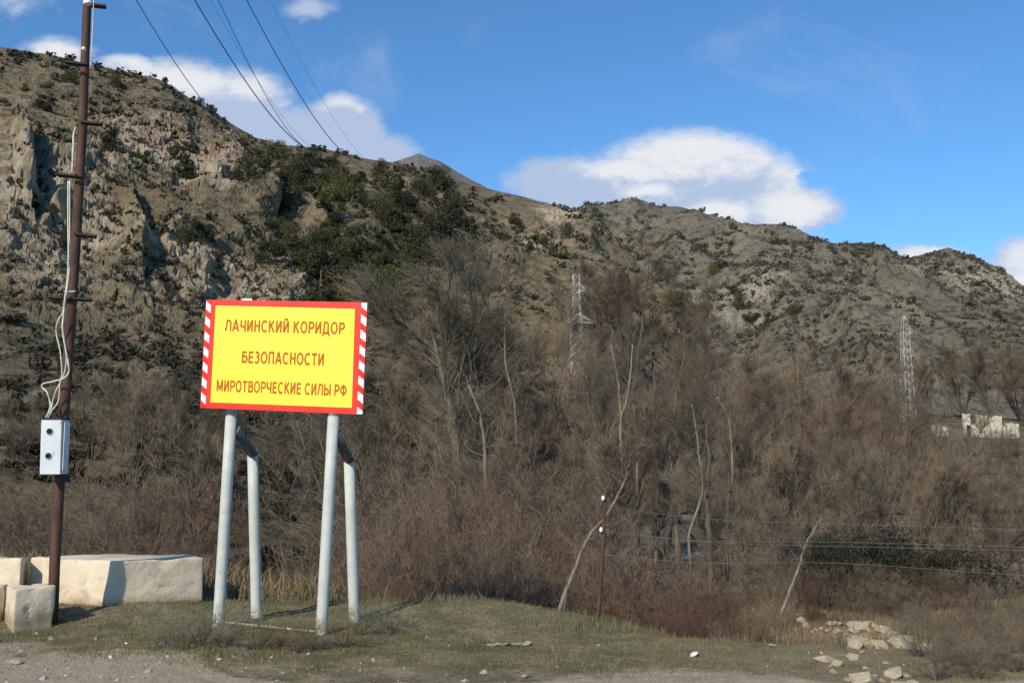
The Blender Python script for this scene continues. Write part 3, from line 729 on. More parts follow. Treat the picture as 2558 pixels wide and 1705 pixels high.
bare('round0', 1035, 46, 920, 'tw_grey', 'bark_pale', 'broad grey bare tree arching beside the right edge of the sign', None, 1.1)
bare('cotton0', 1690, 70, 940, 'tw_grey', 'bark_pale', 'slender grey bare tree standing at the dark river gap')
bare('round1', 1790, 85, 930, 'tw_grey', 'bark_dark', 'grey rounded bare tree below the pale rock spur')
bare('cotton1', 1850, 70, 870, 'tw_brown', 'bark_pale', 'brown bare tree with a straight pale stem in mid valley')
bare('round0', 1960, 80, 880, 'tw_brown', 'bark_dark', 'brown dome-crowned bare tree left of the right-hand pylon')
bare('cotton2', 2060, 90, 865, 'tw_red', 'bark_dark', 'reddish bare tree crown at the foot of the range')
bare('round1', 2160, 100, 900, 'tw_brown', 'bark_dark', 'broad brown bare tree beside the right-hand pylon')
bare('cotton2', 2330, 320, 850, 'tw_red', 'bark_dark', 'tall reddish bare tree behind the right-hand pylon')
bare('cotton1', 2470, 320, 840, 'tw_brown', 'bark_dark', 'tall bare tree rising behind the ruined white walls', None, 1.2)
bare('cotton2', 2580, 310, 850, 'tw_red', 'bark_dark', 'reddish bare tree cut by the right picture edge', None, 1.2)
bare('round0', 1440, 58, 960, 'tw_red', 'bark_dark', 'red-brown rounded bare tree below the lattice tower')
bare('cotton0', 1770, 38, 1130, 'tw_grey', 'bark_pale', 'small pale bare tree leaning over the river gap', None, .9, None, .12)
bare('cotton2', 1990, 36, 1180, 'tw_brown', 'bark_dark', 'crooked dark bare tree above the pale leaning trunk', None, 1.1)
rows = [(60, 62, 980), (240, 66, 900), (330, 62, 930), (425, 72, 900), (490, 58, 990), (380, 44, 1060)]
for i, (px, Y, top) in enumerate(rows):
    bare(('round0', 'round1')[i % 2], px, Y, top, ('tw_grey', 'tw_olive', 'tw_brown')[i % 3], 'bark_dark', ordinals(rows, 'grey leafless bush-like tree on the lower slope between pole and sign')[i], 'leafless trees on the lower left slope', 1.0)
rows = [(560, 62, 1000), (690, 72, 990), (820, 66, 950), (905, 60, 930), (930, 44, 1060)]
for i, (px, Y, top) in enumerate(rows):
    bare(('round1', 'round0')[i % 2], px, Y, top, ('tw_olive', 'tw_brown', 'tw_grey')[i % 3], 'bark_dark', ordinals(rows, 'leafless tree on the slope behind the sign and its posts')[i], 'leafless trees behind the sign', 1.0)
rows = [(1160, 40, 1100), (1300, 40, 1040), (1400, 75, 1000), (1500, 90, 960), (1650, 85, 900), (1345, 46, 1010), (1040, 70, 860)]
for i, (px, Y, top) in enumerate(rows):
    bare(('round1', 'cotton2', 'round0')[i % 3], px, Y, top, ('tw_brown', 'tw_red', 'tw_brown')[i % 3], 'bark_dark', ordinals(rows, 'brown leafless tree in the thicket in the middle of the valley')[i], 'leafless trees of the middle thicket', 1.0)
rows = [(1890, 50, 1060), (2060, 50, 1060), (2130, 66, 970), (2220, 52, 1100), (2380, 52, 1130), (2540, 50, 1130), (2250, 80, 990), (2460, 58, 1100), (1830, 100, 960), (2020, 110, 930), (2400, 330, 880), (2540, 330, 860), (2250, 330, 860)]
for i, (px, Y, top) in enumerate(rows):
    bare(('round0', 'cotton1', 'round1')[i % 3], px, Y, top, ('tw_brown', 'tw_grey', 'tw_red')[i % 3], 'bark_dark', ordinals(rows, 'brown leafless tree in the thicket on the right side of the valley')[i], 'leafless trees of the right-hand thicket', 1.05)
# bank shrubs
def shrubs(rows, tws, label, group, kinds=('shrub0', 'shrub1', 'shrub2'), wide=1.0, bark='bark_dark'):
    for i, (px, Y, top) in enumerate(rows):
        bare(kinds[i % len(kinds)], px, Y, top, tws[i % len(tws)], bark, ordinals(rows, label)[i], group, wide)
shrubs([(970, 21, 1330), (1030, 25, 1240), (1090, 20, 1290), (1150, 23, 1190), (1210, 19, 1300), (1260, 24, 1190), (1320, 20, 1280), (1390, 24, 1230), (1180, 30, 1180), (1320, 30, 1160), (1060, 32, 1200), (1450, 22, 1340), (1240, 18, 1420), (1120, 18, 1440), (1010, 18, 1440), (1370, 18, 1440)],
       ('tw_red', 'tw_brown', 'tw_red'), 'reddish leafless willow shrub on the bank between sign and small post', 'willow shrubs on the bank in the middle', wide=.9)
shrubs([(1530, 22, 1380), (1610, 17, 1480), (1670, 19, 1410), (1720, 16, 1490), (1780, 17, 1460), (1840, 19, 1470), (1700, 27, 1370)],
       ('tw_dark', 'tw_dark', 'tw_red'), 'dark red leafless shrub at the bank edge between small post and rubble', 'dark red shrubs at the bank edge', wide=1.0)
shrubs([(1920, 22, 1440), (2000, 26, 1400), (2090, 24, 1440), (2150, 19, 1500), (2230, 21, 1500), (2300, 18, 1530), (2370, 22, 1460), (2440, 18, 1520), (2500, 24, 1420), (2560, 18, 1500), (2060, 34, 1330), (2380, 30, 1380), (2500, 34, 1330), (1930, 34, 1320), (2620, 20, 1480), (1880, 17, 1500), (1960, 19, 1450), (2030, 18.5, 1440), (2110, 18.5, 1450), (2180, 19, 1430), (2260, 18.5, 1450), (2330, 17.5, 1460), (2400, 18, 1440), (2470, 17.5, 1450), (2540, 17, 1440), (2590, 16, 1470), (2360, 16, 1520), (2450, 15.8, 1525), (2530, 15.5, 1520), (2290, 17, 1500), (2230, 19.5, 1450), (2200, 20, 1490)],
       ('tw_olive', 'tw_brown', 'tw_dark', 'tw_grey', 'tw_brown'), 'grey-brown leafless shrub behind the rubble heap on the right', 'shrubs behind the rubble', wide=1.0)
shrubs([(30, 26, 1260), (180, 25, 1200), (330, 25, 1290), (480, 22, 1370), (20, 34, 1180), (260, 34, 1170), (110, 23, 1300), (400, 23, 1360), (430, 34, 1250)],
       ('tw_dark', 'tw_brown', 'tw_red', 'tw_brown'), 'brown leafless shrub behind the pale stone blocks', 'shrubs behind the stone blocks', wide=.9)
shrubs([(560, 20, 1440), (625, 23, 1400), (700, 20, 1420), (830, 20, 1410), (900, 23, 1340), (720, 32, 1290), (850, 30, 1260), (910, 17.5, 1450), (770, 19, 1470)],
       ('tw_brown', 'tw_olive', 'tw_brown', 'tw_dark'), 'brown leafless shrub seen between and beside the sign posts', 'shrubs behind the sign posts', wide=.9)

def leaner(pts, r0, r1, mt, label, branches):
    P = smooth([at(a, b, Y) for a, b, Y in pts], 5); base = P[0]
    e = empty('leaning_tree', base); tag(e, label, 'tree')
    r0 *= .66; r1 *= .6; rw = random.Random(len(label) * 7)
    n = len(P); Q = [p - base + Vector((rw.gauss(0, r0 * .14), rw.gauss(0, r0 * .14), 0)) for p in P]
    MB().tube([Q[0] - Vector((0, 0, .5))] + Q, [r0] + [r0 + (r1 - r0) * i / (n - 1) for i in range(n)], 10).build('trunk', M[mt], e)
    rr_ = random.Random(len(label)); mb = MB()
    for _ in range(branches):
        i = rr_.randrange(n // 3, n); d = Vector((rr_.uniform(-1, 1), rr_.uniform(-.6, .6), rr_.uniform(.1, 1))).normalized(); L = rr_.uniform(.6, 1.8) * r0 / .07
        q = [Q[i]]
        for k in range(5): d = (d + Vector((rr_.gauss(0, .18), rr_.gauss(0, .18), rr_.gauss(.05, .15)))).normalized(); q.append(q[-1] + d * L / 5)
        mb.tube(q, [r1 * .55 * (1 - k / 6) for k in range(6)], 4)
        for __ in range(5):
            s_ = q[rr_.randrange(1, 6)]; d2 = (d + Vector((rr_.gauss(0, .5), rr_.gauss(0, .5), rr_.gauss(0, .4)))).normalized()
            mb.tube([s_, s_ + d2 * L * .25, s_ + d2 * L * .45 + Vector((0, 0, .04))], [r1 * .2, r1 * .15, r1 * .08], 3)
    mb.build('branch', M[mt], e)
def smooth(pts, n=6):
    out = []
    P = [pts[0]] + pts + [pts[-1]]
    for i in range(1, len(P) - 2):
        for k in range(n):
            t = k / n
            out.append(.5 * ((2 * P[i]) + (P[i + 1] - P[i - 1]) * t + (2 * P[i - 1] - 5 * P[i] + 4 * P[i + 1] - P[i + 2]) * t * t + (3 * P[i] - P[i - 1] - 3 * P[i + 1] + P[i + 2]) * t ** 3))
    out.append(pts[-1]); return out
leaner([(1385, 1575, 17.0), (1405, 1500, 17.1), (1440, 1410, 17.3), (1470, 1340, 17.5), (1520, 1280, 17.8), (1560, 1200, 18), (1572, 1160, 18)], .058, .026, 'bark_pale', 'pale trunk leaning right at the bank edge beside the small post', 12)
leaner([(1410, 1570, 16.8), (1408, 1530, 16.8), (1414, 1490, 16.8), (1419, 1440, 16.8)], .022, .012, 'bark_pale', 'thin pale dead stem beside the pale leaning trunk', 3)
leaner([(1950, 1535, 18), (1975, 1470, 18.2), (1998, 1410, 18.4), (2012, 1360, 18.6), (2055, 1290, 19)], .050, .022, 'bark_pale', 'pale leaning trunk left of the dark hollow above the rubble', 8)
leaner([(1775, 1450, 26), (1772, 1330, 26), (1765, 1230, 26), (1772, 1140, 26), (1760, 1060, 26)], .13, .05, 'bark_dark', 'dark straight trunk standing in the river gap', 14)
leaner([(1815, 1400, 27), (1817, 1300, 27), (1822, 1200, 27), (1815, 1130, 27)], .07, .03, 'bark_dark', 'thin dark trunk right of the dark straight one', 8)
leaner([(1725, 1400, 24), (1722, 1330, 24), (1755, 1230, 24), (1748, 1150, 24), (1738, 1060, 24), (1728, 1010, 24)], .055, .025, 'bark_pale', 'thin pale curved trunk by the river gap', 10)
leaner([(1215, 1260, 40), (1212, 1180, 40), (1207, 1080, 40), (1195, 1020, 40), (1170, 960, 40)], .13, .07, 'bark_pale', 'short pale trunk rising out of the red-brown thicket', 14)
leaner([(1290, 1100, 48), (1286, 1010, 48), (1272, 950, 48), (1262, 900, 48), (1262, 780, 48)], .10, .05, 'bark_pale', 'pale bent trunk in the middle thicket left of the pylon', 12)
leaner([(1552, 1130, 44), (1550, 1050, 44), (1565, 1000, 44), (1575, 930, 44), (1580, 860, 44)], .11, .05, 'bark_pale', 'pale forked trunk right of the pylon', 14)
leaner([(1552, 1060, 44), (1545, 960, 44), (1535, 900, 44), (1525, 860, 44)], .08, .05, 'bark_pale', 'pale upright limb left of the pale forked trunk', 10)
leaner([(1830, 1200, 44), (1827, 1100, 44), (1818, 1040, 44), (1790, 990, 44)], .09, .04, 'bark_pale', 'tall pale straight trunk among the grey trees', 12)
shrubs([(2310, 12.6, 1590), (2370, 12.2, 1590), (2440, 12.8, 1590), (2500, 12.3, 1585), (2550, 11.6, 1605), (2350, 11.2, 1640), (2410, 11.0, 1640), (2480, 11.3, 1630), (2535, 10.7, 1660), (2340, 10.5, 1675), (2440, 10.5, 1670), (2290, 11.6, 1640), (2270, 13.4, 1580), (2400, 14, 1560), (2520, 14.2, 1560), (1965, 13.2, 1600), (1900, 12.4, 1625)],
       ('tw_grey', 'tw_brown', 'tw_grey'), 'low grey dead brush in the dry ground right of the rubble', 'low dead brush at lower right', ('shrub1', 'shrub0'), 1.4)
shrubs([(420, 12.3, 1602), (500, 12.2, 1600), (560, 12.1, 1606), (640, 12.0, 1608), (700, 12.1, 1604), (780, 12.0, 1608), (900, 13.0, 1562), (860, 12.1, 1602), (985, 13.1, 1578), (460, 11.9, 1615), (740, 11.8, 1618), (590, 12.9, 1580)],
       ('weed', 'drygrass', 'weed'), 'small grey-green weed clump in the grass around the sign posts', 'weed clumps around the sign posts', ('shrub1', 'shrub0'), 1.5)
shrubs([(2070, 20.4, 1400), (2120, 20.2, 1420), (2170, 20.4, 1395), (2225, 20.2, 1415), (2280, 20.4, 1400), (2340, 20.4, 1420), (2400, 20.6, 1400), (2110, 24, 1330), (2200, 26, 1310), (2300, 25, 1330)],
       ('tw_brown', 'tw_dark', 'tw_olive'), 'thin brown shrub growing through the dark shade clumps on the right', 'shrubs among the shade clumps')  # shade clumps: the near-black clumps added below in place of shade
M['shade_clump'] = mat('shade_clump_leaves', (.020, .020, .014), (.026, .027, .018), scale=1.0)  # near-black leaf clumps added to stand in for deep shade under the growth
bv_, bf_ = leaf_cloud(9000, lambda r, n: lumpy(r, n, 22, .8, 1.6, -.15), .022, 321)
bm_ = mesh_np('shade_clump', bv_, bf_, M['shade_clump'])
for px, Y, w_px, h_px, lab in [(1600, 18.2, 170, 150, 'black-green clump added for shade at the bank edge beside the small post'), (2160, 21.5, 240, 120, 'wide black-green clump added for shade in the hollow above the rubble'), (2340, 23.5, 260, 90, 'dark added shade clump right of the widest one'), (2045, 21, 110, 120, 'dark added shade clump behind the pale leaning trunk'),
                               (400, 34, 120, 130, 'dark added shade clump on the slope left of the sign'), (30, 30, 110, 120, 'dark added shade clump at the left edge above the blocks')]:
    x_ = uv(px, 1400)[0] * Y; z_ = zat(x_, Y); o = link('shade_clump', bm_); o.location = (x_, Y, z_); sx = w_px / F * Y / 1.3; o.scale = (sx, sx * .8, (h_px / F * Y) / .6); o.rotation_euler = (0, 0, random.uniform(-.4, .4))
    tag(o, lab, 'shade_clump')

# ------------------------------------------------------------------ grass, weeds, pebbles (uncountable cover)
def blades(name, n, region, h0, h1, wdt, mt, label, seed, lean=.5, tuft=1, keep=None):
    r = np.random.default_rng(seed); x0, x1, y0, y1 = region
    y = r.uniform(y0, y1, n); u = r.uniform(x0, x1, n); x = u * y
    if keep is not None:
        k = keep(x, y, r); x, y = x[k], y[k]
    if tuft > 1:
        rt = .05 * (h1 / .08) ** .5
        x = np.repeat(x, tuft) + r.normal(0, rt, len(x) * tuft); y = np.repeat(y, tuft) + r.normal(0, rt, len(y) * tuft)
    n = len(x); z = gz(x, y) - .004
    a = r.uniform(0, 6.28, n); h = r.uniform(h0, h1, n); la = r.uniform(0, 6.28, n); lm = np.abs(r.normal(0, lean, n)) * h
    wv = np.stack([np.cos(a), np.sin(a), 0 * a], 1) * (wdt * r.uniform(.6, 1.3, n))[:, None]
    b = np.stack([x, y, z], 1); l = np.stack([np.cos(la) * lm, np.sin(la) * lm, h], 1)
    mid = b + l * np.array([.35, .35, .55]); tip = b + l
    v = np.stack([b - wv, b + wv, mid + wv * .7, mid - wv * .7, tip + wv * .12, tip - wv * .12], 1).reshape(-1, 3)
    i = np.arange(n)[:, None] * 6
    f = np.concatenate([i + np.array([[0, 1, 2, 3]]), i + np.array([[3, 2, 4, 5]])])
    return tag(link(name, mesh_np(name, v, f, mt)), label, 'grass', kind='stuff')
def kg(x, y, r):
    nz = fbm(x, y, 0 * x, 1.1, 4, 77)
    lim = 10.8 + 4.2 * np.maximum(0, -.19 - x / y)
    uu = x / y; fade = r.uniform(0, 1, len(x)) > sstep(.14, .33, uu)
    return fade & ((nz + (y - lim) * .8 + r.uniform(-.35, .35, len(x))) > .05)
UL, UR = uv(-80, 1600)[0], uv(2640, 1600)[0]
blades('grass', 80000, (UL, uv(2250, 1600)[0], 10.6, 17.5), .012, .05, .0035, M['grass'], 'short olive winter grass on the roadside verge', 31, .6, 1, kg)
blades('dry_grass', 34000, (UL, UR, 10.2, 18), .01, .055, .003, M['drygrass'], 'thin straw-coloured dead grass between the green', 32, .8, 1, lambda x, y, r: r.uniform(0, 1, len(x)) < .35 + .5 * (x > 2))
blades('tall_dry_grass', 1500, (uv(1880, 1600)[0], UR, 12.3, 22), .05, .20, .004, M['drygrass'], 'tall pale dead grass around the rubble', 33, .35, 9)
blades('rusty_grass', 1100, (uv(2030, 1600)[0], uv(2230, 1600)[0], 13.6, 14.5), .05, .17, .004, M['rustgrass'], 'rust-coloured dead grass in front of the rubble', 34, .3, 10, lambda x, y, r: (fbm(x, y, 0 * x, .5, 3, 12) > -.05) & ((r.uniform(0, 1, len(x)) < .04 + .96 * np.clip((y - 13.5) / 3.5, 0, 1) ** 2)))
blades('edge_grass', 3200, (uv(480, 1600)[0], uv(1900, 1600)[0], 13.0, 17.0), .03, .14, .004, M['edge'], 'grey-green weeds along the edge of the bank', 35, .5, 6, lambda x, y, r: (y > np.interp(x / y, _eu, _ey) - 1.0) & (fbm(x, y, 0 * x, .8, 3, 55) > .05))
blades('bank_grass', 9000, (UL, uv(1950, 1600)[0], 16.0, 34), .15, .5, .009, M['drygrass'], 'dead grass on the bank below the verge', 37, .6, 5)
def pebbles():
    r = np.random.default_rng(5); n = 2600
    y = r.uniform(10, 13.6, n); u = r.uniform(UL, UR, n); x = u * y
    k = r.uniform(0, 1, n) * np.where(x > -1, 4, 1) < np.exp(-np.maximum(0, y - 11.3 - .1 * np.maximum(0, -x - 2)) * 1.6); x, y = x[k], y[k]; n = len(x)
    s = np.minimum(r.lognormal(-5.0, .75, n), .06); z = gz(x, y)
    base = np.array([[1, 0, 0], [-.5, .87, 0], [-.5, -.87, 0], [.3, .2, .8], [.0, 0, -.6]])
    f0 = np.array([[0, 1, 3], [1, 2, 3], [2, 0, 3], [1, 0, 4], [2, 1, 4], [0, 2, 4]])
    an = r.uniform(0, 6.28, n); co, si = np.cos(an), np.sin(an)
    b = base[None] * r.uniform(.6, 1.4, (n, 5, 3)) * s[:, None, None]
    vx = b[..., 0] * co[:, None] - b[..., 1] * si[:, None] + x[:, None]; vy = b[..., 0] * si[:, None] + b[..., 1] * co[:, None] + y[:, None]
    v = np.stack([vx, vy, b[..., 2] + z[:, None]], -1).reshape(-1, 3)
    f = (np.arange(n)[:, None, None] * 5 + f0[None]).reshape(-1, 3)
    tag(link('gravel', mesh_np('gravel', v, f, M['stone'])), 'loose grey gravel on the road shoulder', 'gravel', kind='stuff')
pebbles()

# ------------------------------------------------------------------ stones and rubble
def rock_mesh(seed, n=16, sq=(1, 1, .75)):
    r = random.Random(seed); bm = bmesh.new()
    for _ in range(n):
        d = Vector((r.gauss(0, 1), r.gauss(0, 1), r.gauss(0, 1))).normalized() * r.uniform(.75, 1.05)
        bm.verts.new((d.x * sq[0], d.y * sq[1], d.z * sq[2]))
    res = bmesh.ops.convex_hull(bm, input=bm.verts[:])
    bmesh.ops.delete(bm, geom=[g_ for g_ in bm.verts if not g_.link_faces], context='VERTS')
    bmesh.ops.bevel(bm, geom=bm.edges[:], offset=.05, segments=1, affect='EDGES')
    bmesh.ops.recalc_face_normals(bm, faces=bm.faces[:])
    me = bpy.data.meshes.new('rock'); bm.to_mesh(me); bm.free(); return me
RM = [rock_mesh(i, 12 + i, (1, random.uniform(.7, 1), random.uniform(.5, .8))) for i in range(8)]
for m_ in RM: m_.materials.append(M['rubble'])
def rock(px, py, w_px, Y, label, group=None, mt='rubble', name='rock', cat='rock', zoff=0, flat=1, onray=False):
    u, v = uv(px, py); p = Vector((u * Y, Y, 0)); s = w_px / F * Y / 2
    p.z = (EYE + v * Y) if onray else zat(p.x, p.y) + s * .35 + zoff
    o = link(name, random.choice(RM)); o.location = p; o.scale = (s, s * random.uniform(.8, 1.1), s * flat); o.rotation_euler = (random.uniform(-.3, .3), random.uniform(-.3, .3), random.uniform(0, 6.28))
    o.material_slots[0].link = 'OBJECT'; o.material_slots[0].material = M[mt]
    return tag(o, label, cat, group)
def gY(px, py):
    """distance at which the pixel's ray meets the ground"""
    u, v = uv(px, py); lo = 6.0; prev = None
    ys = np.linspace(8, 40, 1600); zz = gz(u * ys, ys, False); ray = EYE + v * ys
    k = np.argmax(ray < zz); return float(ys[k]) if k > 0 else 20.0
# the heap: built up in three courses
heap = []
rr = random.Random(11)
hg = 'pale rocks of the rubble heap'; hl = 'pale broken rock in the large rubble heap on the right'
HY = 15.2
core = link('rock', RM[3]); core.location = (5.35, 15.8, zat(5.35, 15.8) - .12); core.scale = (.45, .4, .26); tag(core, 'broad pale slab at the core of the large rubble heap', 'rock')
for i in range(80):
    t = rr.random(); px = 2120 + t * 185 + rr.uniform(-12, 12); 
    topy = np.interp(px, [2110, 2150, 2190, 2240, 2300], [1572, 1548, 1552, 1580, 1618]); py = rr.uniform(topy + 8, 1622)
    rock(px, py, rr.uniform(22, 58), gY(px, py), hl, hg, flat=.9, zoff=-.02)
for px, py, w_ in [(2000, 1555, 44), (2012, 1562, 26), (2078, 1556, 34), (2098, 1556, 30), (2068, 1572, 22), (2040, 1570, 22), (2052, 1566, 16), (2030, 1578, 18), (2092, 1575, 30), (2110, 1582, 24), (2125, 1590, 28), (1985, 1570, 20)]:
    rock(px, py, w_, gY(px, py + 6), 'pale rock in the low line left of the rubble heap', 'rocks left of the rubble heap')
for px, py, w_, l in [(2232, 1668, 50, 'large rounded pale boulder in front of the rubble heap'), (2150, 1688, 66, 'broad pale rock nearest the bottom edge below the heap'), (2265, 1675, 24, None), (2090, 1655, 30, None), (2060, 1640, 46, None), (2080, 1670, 24, None),
                      (2130, 1637, 34, None), (2185, 1678, 26, None), (2205, 1690, 22, None), (2250, 1695, 40, None), (2280, 1690, 30, None), (2215, 1650, 20, None), (2120, 1690, 26, None), (2340, 1703, 40, None)]:
    rock(px, py, w_ * 1.38, gY(px, py + w_ * .3), l or 'small pale rock lying in dead grass below the rubble heap', None if l else 'small rocks below the rubble heap', zoff=-.03)
for px, py, w_, mt, l in [(40, 1656, 34, 'stone', 'grey stone on the gravel at lower left'), (165, 1690, 12, 'whitestone', 'small white stone at the bottom edge on the left'), (316, 1612, 16, 'whitestone', 'white pebble on the grass left of the sign posts'),
                          (276, 1650, 16, 'whitestone', 'white chip on the gravel below the stone blocks'), (547, 1652, 16, 'whitestone', 'white chip on the verge below the left front post'), (1122, 1612, 14, 'stone', 'small pinkish stone in the grass right of the sign'),
                          (1310, 1688, 28, 'rubble', 'flat pale stone near the bottom edge in the middle'), (1735, 1643, 32, 'whitestone', 'white flat stone at the foot of the dark red shrubs'), (1495, 1616, 10, 'whitestone', 'tiny white stone at the edge near the small post'),
                          (530, 1680, 10, 'stone', 'small stone on the shoulder below the sign'), (1930, 1620, 22, 'rubble', 'round tan stone left of the rubble')]:
    rock(px, py, w_, gY(px, py), l, None, mt, 'stone', 'stone', flat=.6)
for i, px in enumerate((1245, 1268, 1290, 1312, 1232)):
    rock(px, 1600, 40, gY(px, 1604), 'cream bedrock lump showing through the verge in the middle', 'cream rock lumps in the verge', flat=.5, zoff=-.015)

# ------------------------------------------------------------------ pale stone blocks
def rough_block(name, b, t, label, chips=3, seed=1, group=None):
    mb = MB(); mb.hexa(b, t)
    bmesh.ops.bevel(mb.bm, geom=mb.bm.edges[:], offset=.018, segments=2, affect='EDGES', profile=.5)
    bmesh.ops.subdivide_edges(mb.bm, edges=[e for e in mb.bm.edges if e.calc_length() > .12], cuts=13, use_grid_fill=True)
    bmesh.ops.triangulate(mb.bm, faces=[f for f in mb.bm.faces if len(f.verts) > 4])
    co = np.array([v.co for v in mb.bm.verts]); x, y, z = co.T
    n = fbm(x, y, z, .45, 4, seed) * .034; n2 = -np.maximum(0, fbm(x, y, z, .10, 4, seed + 5, .65) - .12) * .07
    mb.bm.normal_update()
    for v, a in zip(mb.bm.verts, n + n2): v.co += v.normal * a
    for f in mb.bm.faces: f.smooth = True
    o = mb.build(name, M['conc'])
    return tag(o, label, 'stone block', group)
def corners(lst):
    t = [at(px, pt, Y) for px, pt, pb, Y in lst]
    zb = min(at(px, pb + 8, Y).z for px, pt, pb, Y in lst)
    return [Vector((p.x, p.y, zb)) for p in t], t
# large one: sunlit long side towards the road, duller end turned to the right
b_, t_ = corners([(78, 1392, 1502, 15.1), (290, 1401, 1514, 14.68), (508, 1392, 1492, 15.45), (462, 1384, 1480, 16.1), (150, 1385, 1480, 16.1)])
_d = (t_[1] - t_[2]); _d.z = 0; b_[1] = b_[1] + _d.normalized() * .17
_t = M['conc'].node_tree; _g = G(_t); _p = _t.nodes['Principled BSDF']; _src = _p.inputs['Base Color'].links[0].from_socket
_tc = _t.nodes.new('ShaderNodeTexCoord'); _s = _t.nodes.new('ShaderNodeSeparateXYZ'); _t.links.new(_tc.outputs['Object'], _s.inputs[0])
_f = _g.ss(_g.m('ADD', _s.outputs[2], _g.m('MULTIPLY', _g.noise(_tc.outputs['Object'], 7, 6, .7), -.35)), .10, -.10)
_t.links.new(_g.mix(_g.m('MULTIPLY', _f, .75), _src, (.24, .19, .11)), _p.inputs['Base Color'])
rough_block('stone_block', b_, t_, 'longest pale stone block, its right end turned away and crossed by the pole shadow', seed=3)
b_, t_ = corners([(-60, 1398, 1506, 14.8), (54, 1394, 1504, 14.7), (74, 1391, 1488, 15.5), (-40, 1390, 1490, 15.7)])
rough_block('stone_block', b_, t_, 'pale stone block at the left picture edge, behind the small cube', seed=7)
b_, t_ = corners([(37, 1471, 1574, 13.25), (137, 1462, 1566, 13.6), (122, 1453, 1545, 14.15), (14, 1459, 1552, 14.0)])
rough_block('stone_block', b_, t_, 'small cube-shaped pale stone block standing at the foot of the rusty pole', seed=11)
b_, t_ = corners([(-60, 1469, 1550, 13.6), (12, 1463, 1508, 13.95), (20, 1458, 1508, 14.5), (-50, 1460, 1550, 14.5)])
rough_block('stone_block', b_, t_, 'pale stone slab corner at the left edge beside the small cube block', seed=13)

# ------------------------------------------------------------------ rusty pole with box, rungs and cables
PY0 = 13.8
pole = empty('utility_pole', at(131, 1566, PY0)); tag(pole, 'tall rusty brown steel pole leaning slightly, with meter box and rungs', 'pole')
def plink(mb, name, mt, parent, bevel=0):
    o = mb.build(name, mt, None, bevel); o.parent = parent; o.matrix_parent_inverse = Matrix.Translation(-parent.location) if parent.parent is None and parent.type == 'EMPTY' else Matrix.Identity(4); return o
pl = [(130, 1585), (137, 1400), (150, 1190), (160, 1040), (171, 880), (187, 640), (205, 340), (218, 0), (226, -160)]
pp = [at(a, b, PY0 + (1560 - b) * .00012) for a, b in pl]
plink(MB().tube(pp, [.068, .067, .066, .067, .067, .066, .062, .056, .054], 18), 'pole_shaft', M['rust'], pole)
for a, b, c, hw in [(212, 264, 12, 0), (163, 217, 157, 0), (200, 255, 306, 0), (143, 205, 437, 0), (186, 240, 586, 0), (120, 228, 744, 0)]:
    Yr = PY0 - .03; p0, p1 = at(a, c - 3, Yr), at(b, c + 3, Yr)
    mb = MB(); d = (p1 - p0); mb.box((p0 + p1) / 2, (d.length, .045, .026), Matrix.Rotation(math.atan2(-d.z, d.x), 3, 'Y').to_3x3())
    mb.box((p0 + p1) / 2 + Vector((0, .028, -.022)), (d.length * .98, .010, .03), Matrix.Rotation(math.atan2(-d.z, d.x), 3, 'Y').to_3x3())
    plink(mb, 'rung', M['iron'], pole)
c0 = at(209, 122, PY0 - .09)
plink(MB().tube([c0 + Vector((0, .04, 0)), c0 + Vector((0, -.01, 0)), c0 + Vector((0, -.03, 0))], [.022, .028, .012], 12), 'insulator', M['insul'], pole)
plink(MB().tube([at(218, 4, PY0 - .1), at(219, 12, PY0 - .1)], .055, 12), 'insulator', M['insul'], pole)
# meter box
bx = MB(); bt, bb_ = at(103, 1047, 13.5), at(99, 1184, 13.5); bw = .262; dp = .24
sh = bt.x - bb_.x
fr = [Vector((bb_.x, 13.5, bb_.z)), Vector((bb_.x + bw, 13.5, bb_.z)), Vector((bb_.x + bw, 13.5 + dp, bb_.z)), Vector((bb_.x, 13.5 + dp, bb_.z))]
ft = [Vector((p.x + sh, p.y, bt.z)) for p in fr]
bx.hexa(fr, ft); mbx = plink(bx, 'meter_box', M['box'], pole, .006)
inv = Matrix.Identity(4)
def sub(mb, name, mt, par, bevel=0):
    o = mb.build(name, mt, None, bevel); o.parent = par; o.matrix_parent_inverse = Matrix.Translation(-pole.location) @ Matrix.Identity(4)
    o.matrix_parent_inverse = (mbx.matrix_parent_inverse @ Matrix.Identity(4)); return o
def pbox(mb, name, mt, bevel=0):
    o = mb.build(name, mt, None, bevel); o.parent = mbx; o.matrix_parent_inverse = Matrix.Identity(4); return o
# the box mesh is in world coordinates under a translated parent: children share its space
for cx, cy in ((124, 1077), (121, 1138)):
    c = at(cx, cy, 13.495)
    pbox(MB().tube([c + Vector((0, -.0035, 0)), c + Vector((0, .003, 0))], .040, 24), 'meter_window', M['hole'])
    m2 = MB(); n = 28
    m2.tube([c + Vector((math.cos(a) * .042, -.004, math.sin(a) * .042)) for a in [i * 2 * math.pi / n for i in range(n + 1)]], .004, 6, False)
    pbox(m2, 'window_ring', M['box'])
rp = at(101, 1045, 13.47)
mb = MB(); mb.box(bt + Vector((bw / 2, dp / 2, .010)), (bw + .03, dp + .03, .014)); pbox(mb, 'box_roof', M['iron'])
mb = MB(); mb.box(fr[1] + Vector((.02, .10, .36)), (.008, .16, .62)); pbox(mb, 'side_door', M['box'])
mb = MB(); mb.box(fr[1] + Vector((-.035, .22, -.05)), (.09, .10, .11)); plink(mb, 'bracket', M['iron'], pole)
